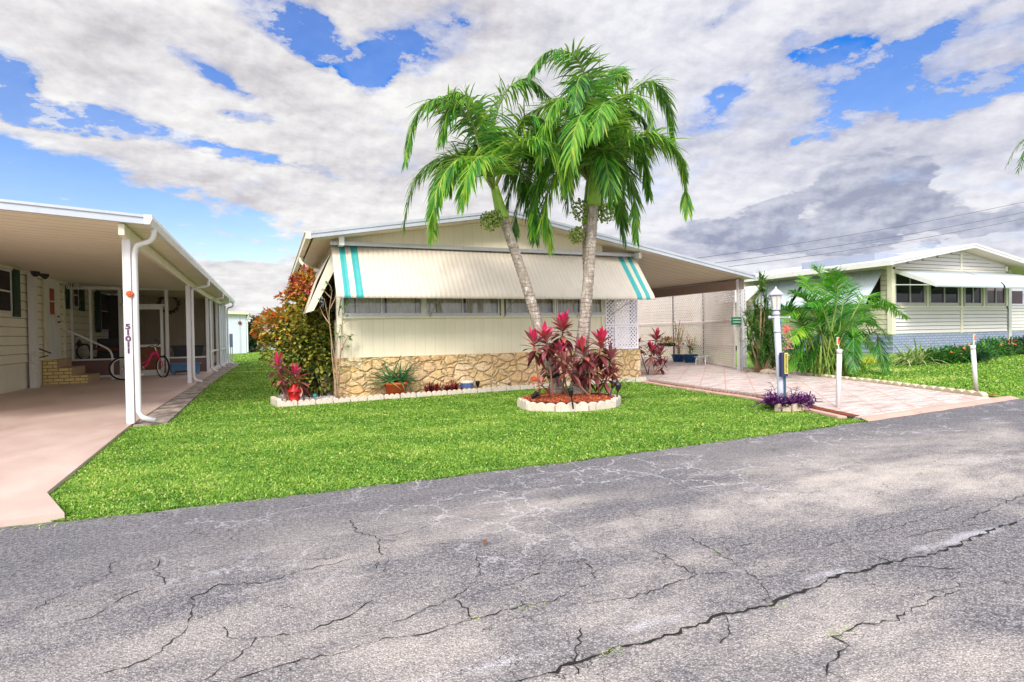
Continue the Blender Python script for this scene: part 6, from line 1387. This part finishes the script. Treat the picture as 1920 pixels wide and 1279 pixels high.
# ---------------------------------------------------------------- lamp post group
LP = T(1466, 745); LP = Vector((6.34, 5.98, gz(6.34)))
def onlp(px, py): return PY(px, py, LP.y)
o = root('lamp_post', LP, 'white lantern lamp post rising out of the purple plant by the driveway', 'lamp post'); top = onlp(1455, 582); bx = onlp(1466, 745).x; LP.x = bx; o.location.x = bx; dx = (top.x - bx)
zt = top.z; h = zt - LP.z; b = MB()
P = lambda t: Vector((bx + dx * t, LP.y, LP.z + h * t)); b.tube([P(0), P(.22), P(.225), P(.95)], [.048, .046, .044, .040], 16); b.tube([P(.951), P(.965), P(.99), P(1.0)], [.046, .050, .038, .026], 16); b.tube([P(.62 + .16), P(.80)], .048, 12); b.build('pole', M['lamp_paint'], o, smooth=True)
c = P(1.0); s_ = .045
b = MB()
for k in range(6):
    a0, a1 = k * math.pi / 3, (k + 1) * math.pi / 3
    b.beam(c + Vector((s_ * math.cos(a0), s_ * math.sin(a0), .01)), c + Vector((1.55 * s_ * math.cos(a0), 1.55 * s_ * math.sin(a0), .20)), .010, .010)
b.lathe([(.030, 0), (.056, .005), (.056, .02), (.04, .02)], c, 6); b.lathe([(.082, .20), (.096, .205), (.096, .218), (.055, .26), (.036, .275), (.018, .29), (.010, .32)], c, 6); lan = b.build('lantern', M['lamp_paint'], o)
b = MB(); b.lathe([(.040, .02), (.064, .195), (.01, .196)], c, 6); b.build('glass', M['frosted'], lan)
a = onlp(1446, 597); bar0, bar1 = onlp(1443, 595), onlp(1480, 595.5); b = MB(); b.tube([bar0, bar1], .011, 8); b.ball(bar0, .022, 8, 6); b.ball(bar1, .018, 8, 6); b.build('cross_bar', M['lamp_paint'], o, smooth=True)
# star ornament, chime, bird bracket
p = onlp(1475, 617); o = root('star_ornament', p, 'coral red star ornament hanging from the lamp post bar', 'ornament'); b = MB()
for k in range(10):
    a = k * math.pi / 5 + U(-.1, .1); d = Vector((math.cos(a), U(-.5, .5), math.sin(a))); b.tube([p, p + d * .062], [.016, .003], 5)
b.build('star', M['coral'], o); b = MB(); b.tube([bar1 - Vector((.03, 0, 0)), p], .003, 4); b.build('cord', M['wire'], o)
p = onlp(1460, 603); o = root('hummingbird_ornament', p, 'small blue bird ornament just under the lamp post bar', 'ornament'); b = MB(); b.tube([p + Vector((-.03, 0, .0)), p, p + Vector((.03, 0, -.01)), p + Vector((.06, 0, .02))], [.004, .018, .018, .003], 8); b.blade(p, (.5, .2, 1), (0, 1, 0), .06, .04, .1); b.blade(p + Vector((.02, 0, 0)), (.6, -.2, -1), (0, 1, 0), .05, .04, .1); b.build('bird', M['blue'], o)
# flowers in a hanging basket beyond the post
p0 = onlp(1474, 640); o = root('flowering_orchid', p0, 'pink and white blossom spray hanging beside the lamp post under the star', 'flower'); r = random.Random(4); b = MB()
for k in range(70): c = p0 + Vector((r.gauss(0, .045), r.gauss(0, .04), r.gauss(-.06, .09))); [b.blade(c, (r.uniform(-1, 1), r.uniform(-1, 0), r.uniform(-1, 1)), (0, 0, 1), .026, .02, .2, 2, r.random()) for _ in range(3)]
b.build('blossom', M['petal'], o); b = MB()
for k in range(6): b.tube([bar1 - Vector((.03, 0, .1)), p0 + Vector((r.uniform(-.06, .06), 0, r.uniform(-.15, .05)))], .002, 4)
b.build('stems', M['gstem'], o)
# newspaper tube / vertical notice on the post
a, c = onlp(1454, 661), onlp(1459, 704); o = root('notice_holder', (a.x + .05, LP.y - .03, c.z), 'dark blue upright notice holder with a yellow label strip on the lamp post', 'sign'); b = MB(); x0, x1 = a.x, onlp(1466, 680).x; b.box(x0, x1, LP.y - .10, LP.y - .06, c.z - .01, a.z); b.build('holder', M['navy'], o)
b = MB(); xa, xb = onlp(1459.5, 680).x, onlp(1465.5, 680).x; b.box(xa, xb, LP.y - .106, LP.y - .101, onlp(1462, 700).z, a.z - .005); l_ = b.build('label_strip', M['yellow'], o)
b = MB(); z = onlp(1462, 698).z
while z < a.z - .02: hh = U(.006, .012); b.box(xa + .008, xb - .008 - U(0, .008), LP.y - .109, LP.y - .1065, z, z + hh); z += hh + .006
b.build('lettering', M['rust'], l_)
b = MB(); xz = onlp(1465, 720).x; b.box(xz - .014, xz + .01, LP.y - .07, LP.y - .05, LP.z + .05, c.z); b.build('bracket', plain('slate_pole', S(60, 96, 118), .5, .1, 4), o)
b = MB(); b.lathe([(.07, .02), (.075, .14), (.06, .16)], (xz + .06, LP.y + .05, LP.z), 10); tag(b.build('lamp_base_box', M['navy'], loc=(xz + .06, LP.y, LP.z)), 'dark blue junction box half buried in the purple plant', 'box')
# purple heart plant and its little ring
o = root('purple_heart_plant', (LP.x, LP.y, LP.z), 'sprawling purple heart plant round the foot of the lamp post', 'plant'); b = MB(); r = random.Random(17)
for k in range(150):
    a = r.uniform(0, 6.28); q = Vector((LP.x + .05 + .2 * r.random() ** .5 * math.cos(a), LP.y - .08 + .17 * r.random() ** .5 * math.sin(a), LP.z + .05)); d = Vector((math.cos(a) + r.uniform(-.5, .5), math.sin(a) * .6 + r.uniform(-.5, .5), r.uniform(.5, 1.6))).normalized(); L = r.uniform(.10, .26) if k > 12 else r.uniform(.28, .42)
    pts = [q]; n = 6
    for i in range(n): q = q + d * (L / n); d = (d + Vector((0, 0, -.16 - .1 * (k < 13)))).normalized(); pts.append(q)
    b.ct = .3; b.tube(pts, .004, 4)
    for i in range(1, n + 1):
        for s_ in (0, 1): aa = r.uniform(0, 6.28); b.blade(pts[i], (math.cos(aa) + d.x, math.sin(aa) + d.y, r.uniform(.1, .9)), (0, 0, 1), r.uniform(.05, .085), .02, .5, 3, r.uniform(0, 1), .25, (.8, 1, .6))
b.build('leaves', M['purple'], o)
cr = [(LP.x + .03 + .25 * math.cos(a), LP.y - .12 + .15 * math.sin(a)) for a in [math.radians(170 + 200 * k / 6) for k in range(7)]]
edging('ring_edging', cr, 'rough tan stone ring in front of the purple plant', .18, 1, .12, .06, 'edging_tan')
# white driveway posts with reflectors
for (bx_, by_), (tx, ty), (rx, ry), lb in (((1571, 768), (1574, 655), (1571, 640), 'white marker post with orange reflector on the near side of the driveway'), ((1831, 739), (1824, 648), (1827, 634), 'leaning white marker post with orange reflector on the far side of the driveway')):
    p = T(bx_, by_); t = PY(tx, ty, p.y - .05); o = root('marker_post', p, lb, 'marker post', 'white posts either side of the driveway'); b = MB(); d = (t - p); b.tube([p, p + d * .33, p + d * .335, p + d], [.028, .028, .030, .031], 14); b.tube([p + d * .93, p + d * 1.0, p + d * 1.005], [.034, .034, .02], 14); b.build('post_shaft', M['white_post'], o, smooth=True)
    q = PY(rx, ry, p.y - .05); s0 = p + d * 1.0 + Vector((-.012 if bx_ < 1700 else .012, 0, 0)); b = MB(); b.tube([s0, q + Vector((0, 0, -.02))], .008, 6); b.box(q.x - .018, q.x + .018, q.y - .006, q.y + .006, q.z - .05, q.z + .055); st_ = b.build('reflector_stem', M['ceramic'], o); b = MB(); b.box(q.x - .011, q.x + .011, q.y - .012, q.y - .0065, q.z - .035, q.z + .045); b.build('reflector', M['orange'], o)

# ---------------------------------------------------------------- carport things
for px0, px1, Y, lb in ((1261, 1283, 14.9, 'blue tapered pot under the lattice, the left one of a pair'), (1282, 1306, 14.3, 'blue tapered pot behind the step stool, the right one of a pair')):
    a, c = PY(px0, 665, Y), PY(px1, 665, Y); x = (a.x + c.x) / 2; hw = (c.x - a.x) / 2; g = gz(x) + .03; zt = a.z; H = zt - g; o = root('plant_pot', (x, Y, g), lb, 'pot', 'two blue pots under the lattice')
    b = MB(); b.lathe([(hw * .68, 0), (hw * .92, H * .9), (hw, H * .92), (hw, H), (hw * .88, H), (hw * .85, H * .9), (.01, H * .88)], (x, Y, g), 24); b.build('pot_body', M['bluepot'], o, smooth=True)
    for nm, lb2, nn, zz, mt in ((('pot_plant', 'tall pinkish flowering shrub in the left blue pot', 320, .95, 'petal') if px0 == 1261 else ('pot_plant', 'desert rose with red blooms in the right blue pot', 200, .5, 'petal_o'),)):
        o2 = root(nm, (x, Y, zt), lb2, 'plant'); b = MB(); r = random.Random(px0); lf = MB(); fl = MB()
        for k in range(7):
            e = Vector((x + r.uniform(-.2, .25), Y + r.uniform(-.1, .1), zt + zz * r.uniform(.6, 1.15))); b.tube(cat([(x + r.uniform(-.05, .05), Y, zt - .03), Vector((x, Y, zt)).lerp(e, .5) + Vector((r.uniform(-.06, .06), 0, 0)), e], 4), .01, 5)
            for i in range(nn // 7): q = Vector((x, Y, zt)).lerp(e, r.uniform(.1, 1)) + Vector((r.gauss(0, .07), r.gauss(0, .06), r.gauss(0, .05))); (fl if r.random() < (.5 if px0 == 1261 else .12) else lf).blade(q, (r.uniform(-1, 1), r.uniform(-1, 1), r.uniform(-.3, 1)), (0, 0, 1), .06, .035, .4, 2, r.random())
        b.build('stems', M['stem'], o2); lf.build('leaves', M['shrub'], o2); fl.build('flowers', M[mt], o2)
# step stool
Y = 13.3; a, c = PY(1317, 668, Y), PY(1333, 668, Y); g = gz(a.x) + .03; zt = PY(1325, 666, Y).z; l = PY(1302, 668, Y + .1); o = root('step_stool', (a.x, Y, g), 'small white two step stool beside the right blue pot', 'step stool')
b = MB(); b.box(a.x, c.x, Y - .12, Y + .12, zt - .03, zt); b.build('seat', M['white'], o); b = MB(); b.box(l.x, a.x - .02, Y - .1, Y + .12, zt - .05, zt - .03); b.build('step', M['white'], o)
for x, e in ((a.x + .02, a.x - .01), (c.x - .02, c.x + .03)):
    for yy in (-.11, .11): b = MB(); b.beam((x, Y + yy * .8, zt - .03), (e, Y + yy * 1.2, g + .02), .025, .025); b.box(e - .025, e + .025, Y + yy * 1.2 - .02, Y + yy * 1.2 + .02, g, g + .02, 0); b.build('leg', M['white'], o)
b = MB(); b.tube(cat([(l.x + .02, Y, zt - .05), (l.x - .03, Y, zt - .12), (l.x - .04, Y, g)], 4), .016, 6); b.build('leg', M['white'], o)
# fern basket on a shelf
q = PY(1251, 642, 15.0); o = root('plant_shelf', (q.x, 15, gz(10) + .03), 'thin metal plant stand near the back of the carport', 'stand'); b = MB(); b.box(q.x - .35, q.x + .3, 14.85, 15.15, q.z - .12, q.z - .10); b.build('shelf', M['dark'], o); b = MB(); [b.tube([(q.x + s_, 15, gz(10)), (q.x + s_, 15, q.z - .12)], .012, 5) for s_ in (-.33, .28)]; b.build('leg', M['dark'], o)
o = root('fern', (q.x, 15, q.z - .1), 'bushy bronze fern in a dark basket on the plant stand', 'fern'); b = MB(); r = random.Random(2)
clump(b, (q.x, 15, q.z + .03), .42, .2, .14, 420, .10, lambda p, q, r: r.uniform(.1, .8), r, .3, .2); b.build('fronds', M['croton'], o); b = MB(); b.box(q.x - .3, q.x + .25, 14.9, 15.1, q.z - .099, q.z - .02); b.build('basket', M['dark'], o, bevel=.02)
# low green plants seen behind the trellis
q = T(1190, 676); 
# ---------------------------------------------------------------- dracaena
p = T(1425, 699); o = root('dracaena', p, 'tall multi stemmed dracaena with spiky tufts right of the carport corner', 'dracaena'); r = random.Random(31); b = MB(); lf = MB()
tips = [(1428, 525, 55), (1418, 575, 45), (1442, 590, 40), (1410, 600, 40), (1432, 610, 55), (1405, 632, 30), (1448, 628, 45), (1425, 640, 60), (1440, 655, 50), (1412, 655, 45), (1455, 650, 35), (1450, 672, 35), (1418, 672, 35), (1400, 590, 20), (1436, 560, 30), (1445, 608, 30), (1420, 618, 50), (1430, 585, 40), (1436, 636, 50), (1428, 660, 40)]
for i, (px, py, n) in enumerate(tips):
    Y = p.y + r.uniform(-.3, .3); t = PY(px, py, Y); bs = Vector((p.x + r.uniform(-.15, .15), p.y + r.uniform(-.12, .12), p.z)); C = cat([bs, bs.lerp(t, .5) + Vector((r.uniform(-.1, .1), 0, .05)), t], 5); b.tube(C, [.03 - .02 * k / (len(C) - 1) for k in range(len(C))], 6)
    for k in range(int(n * 2.2)): a = r.uniform(0, 6.28); el = r.uniform(-.35, 1.5); lf.blade(t + Vector((r.uniform(-.06, .06), 0, r.uniform(-.3, .04))), (math.cos(a) * math.cos(el), math.sin(a) * math.cos(el), math.sin(el)), (0, 0, 1), r.uniform(.2, .34), .026, .3, 3, r.uniform(.1, .9), .1, (.8, 1, .6))
b.build('stems', M['stem'], o, smooth=True); lf.build('leaves', M['drac'], o)
b = MB()
for k in range(60): a = r.uniform(0, 6.28); d_ = r.uniform(.1, .5); b.blade((p.x + d_ * math.cos(a), p.y + d_ * .5 * math.sin(a) - .1, p.z + .03 + r.uniform(0, .05)), (r.uniform(-1, 1), r.uniform(-1, 1), r.uniform(0, .5)), (0, 0, 1), .22, .03, .5, 3, r.uniform(0, 1))
o = b.build('dead_leaves', leafmat('dead_leaves', [(0, S(110, 60, 34)), (.5, S(176, 120, 84)), (1, S(216, 176, 140))], .8, .1)); o['kind'] = 'stuff'; o['label'] = 'dry brown fallen leaves round the foot of the dracaena'
# ---------------------------------------------------------------- areca palm clump
A = T(1545, 706); o = root('areca_palm', A, 'wide feathery areca palm clump beside the driveway', 'palm'); r = random.Random(77)
ends = [ # (px,py of apex), (px,py of tip), Y offsets
 ((1500, 570), (1466, 600)), ((1520, 560), (1490, 545)), ((1545, 520), (1530, 500)), ((1530, 555), (1508, 520)), ((1560, 530), (1585, 520)), ((1580, 560), (1600, 530)), ((1570, 545), (1560, 505)), ((1610, 565), (1650, 575)), ((1640, 555), (1700, 595)), ((1620, 545), (1680, 575)), ((1625, 580), (1670, 640)), ((1640, 610), (1662, 700)), ((1600, 600), (1640, 660)), ((1590, 590), (1610, 650)), ((1500, 610), (1475, 660)), ((1510, 600), (1485, 640)),
 ((1560, 600), (1580, 660)), ((1540, 610), (1520, 680)), ((1580, 640), (1620, 690)), ((1520, 640), (1500, 690)), ((1550, 570), (1540, 620)), ((1600, 620), (1600, 690)), ((1490, 580), (1460, 570)), ((1570, 580), (1570, 640)), ((1545, 590), (1500, 600)), ((1600, 570), (1640, 610)), ((1530, 590), (1500, 625)), ((1580, 600), (1630, 600)), ((1560, 620), (1545, 690)), ((1540, 560), (1515, 570)), ((1585, 575), (1620, 575)), ((1510, 620), (1480, 690))]
for i, (ap, en) in enumerate(ends):
    y0 = A.y + r.uniform(-.3, .3); y1 = A.y + r.uniform(-.7, .5); bs = Vector((A.x + r.uniform(-.35, .35), y0, A.z)); a_ = PY(ap[0], ap[1] + 14, (y0 + y1) / 2); e_ = PY(en[0], en[1], y1); m1 = bs.lerp(a_, .55) + Vector((0, 0, .1))
    frond([bs, m1, a_, a_.lerp(e_, .5) + Vector((0, 0, .06)), e_], .38, 52, M['areca'], o, w=.021, droop=.7, up=.35, hang=.0, seed=300 + i, tb=.05 + .5 * r.random(), tv=.22, st=.36, rad=.02, fwd=.8)
b = MB()
for k in range(16): x, y = A.x + r.uniform(-.4, .4), A.y + r.uniform(-.2, .3); b.tube([(x, y, A.z), (x + r.uniform(-.1, .1), y, A.z + r.uniform(.3, .9))], [.035, .022], 7)
b.build('stem', M['gstem'], o, smooth=True); b = MB(); clump(b, (A.x, A.y, A.z + .3), .6, .4, .3, 500, .14, lambda p, q, r: r.uniform(0, .8), r, .25, .2); b.build('undergrowth', M['areca'], o)
b = MB(); t = PY(1576, 495, A.y); b.tube([PY(1560, 600, A.y), t], [.012, .003], 5); b.build('spear_leaf', M['drac'], o)
# potted white container and rocks between dracaena and areca
q = T(1474, 692, 0); o = root('white_planter', q, 'squat pale planter box behind the lamp post at the areca palm', 'planter'); b = MB(); b.box(q.x - .22, q.x + .2, q.y, q.y + .4, q.z, q.z + .42); b.build('planter_box', M['edging_tan'], o, bevel=.02)
b = MB(); r = random.Random(6); clump(b, (q.x, q.y + .2, q.z + .55), .28, .22, .2, 300, .08, lambda p, q, r: r.random(), r, .5, .2); b.build('foliage', M['shrub'], o)
for k, (px, py, s_) in enumerate(((1438, 702, .16), (1450, 703, .12), (1461, 704, .13))):
    q = T(px, py); b = MB(); b.ct = .5; b.ball((q.x, q.y, q.z + .05), s_, 10, 6, sz=.5); tag(b.build('garden_rock', M['edging_tan'], loc=q, smooth=True), ['largest pale rock edging the driveway under the dracaena', 'middle pale rock edging the driveway under the dracaena', 'pale rock nearest the lamp post at the driveway edge'][k], 'rock', 'rocks under the dracaena')
# strap leaf plant and hedge at the white house
q = T(1716, 684); o = root('strap_leaf_plant', q, 'arching striped strap-leaf plant against the blue grey brick', 'plant'); b = MB(); r = random.Random(61)
for k in range(150): a = r.uniform(0, 6.28); el = r.uniform(.3, 1.4); L = r.uniform(.5, .95); b.blade(q + Vector((r.uniform(-.3, .3), r.uniform(-.2, .2), .02)), (math.cos(a) * math.cos(el), math.sin(a) * math.cos(el), math.sin(el)), (0, 0, 1), L, .04, 1.5, 5, r.uniform(.1, 1), .1, (.7, 1, .9, .6))
b.build('leaves', M['spider'], o)
r = random.Random(62)
for k, (px, py, w_, h_, mt, lb) in enumerate(((1757, 683, .5, .3, 'shrub', 'low bright green shrub right of the strap-leaf plant'), (1800, 683, .8, .42, 'shrub', 'bushy shrub with orange flowers under the white house windows'), (1862, 676, .9, .4, 'shrub', 'dark green shrub behind the far marker post'), (1893, 670, .8, .5, 'shrub', 'tallest round shrub with a yellow bloom near the right edge'), (1925, 666, .8, .5, 'hedge', 'dark shrub cut by the right edge of the picture'), (1835, 680, .5, .3, 'hedge', 'small dark shrub behind the base of the far marker post'))):
    q = T(px, py); o = root('shrub', q, lb, 'shrub', 'shrubs under the white house'); b = MB()
    for j in range(5): clump(b, (q.x + r.uniform(-.5, .5) * w_, q.y + .3 + r.uniform(-.2, .2), q.z + h_ * .45), w_ * .55, .4, h_ * .6, 220, .10, lambda p, q, r: r.uniform(0, .7), r, .4, .2)
    b.build('foliage', M[mt], o)
    if k in (1, 3):
        b = MB()
        for j in range(16): x = q.x + r.uniform(-.6, .3) * w_; b.blade((x, q.y - .1 + r.uniform(-.1, .2), q.z + h_ * r.uniform(.6, 1.15)), (r.uniform(-1, 1), -1, r.uniform(-1, 1)), (0, 0, 1), .07, .06, .3, 2, r.random())
        b.build('blossom', M['petal_o'], o)
for k, (px, py) in enumerate(((1640, 680), (1620, 684))):
    q = T(px, py); o = root('yellow_plant', q, ['low yellow green plant behind the areca palm fronds', 'tiny yellow green tuft left of its larger neighbour'][k], 'plant'); b = MB()
    for j in range(120): a = U(0, 6.28); b.blade(q + Vector((U(-.5, .5), U(-.2, .2), 0)), (math.cos(a), math.sin(a), U(.5, 2)), (0, 0, 1), U(.15, .3), .03, .8, 3, U(.8, 1))
    b.build('leaves', M['areca'], o)
# hedge by the shed
q = PY(470, 660, 53); o = root('hedge', (q.x + .3, 53, 0), 'tall dark clipped hedge beside the pale shed', 'hedge'); b = MB(); r = random.Random(9); zt = PY(470, 598, 53).z
for j in range(10): clump(b, (q.x - .15 + .0 * j + r.uniform(-.1, .9), 53 + r.uniform(0, .8), .3 + (zt - .5) * j / 9), .55, .5, .5, 260, .22, lambda p, q, r: r.random(), r, .6, .3)
b.build('foliage', M['hedge'], o); b = MB(); b.tube([(q.x + .3, 53.3, 0), (q.x + .3, 53.3, zt - .5)], .1, 6); b.build('trunk', M['dstem'], o)
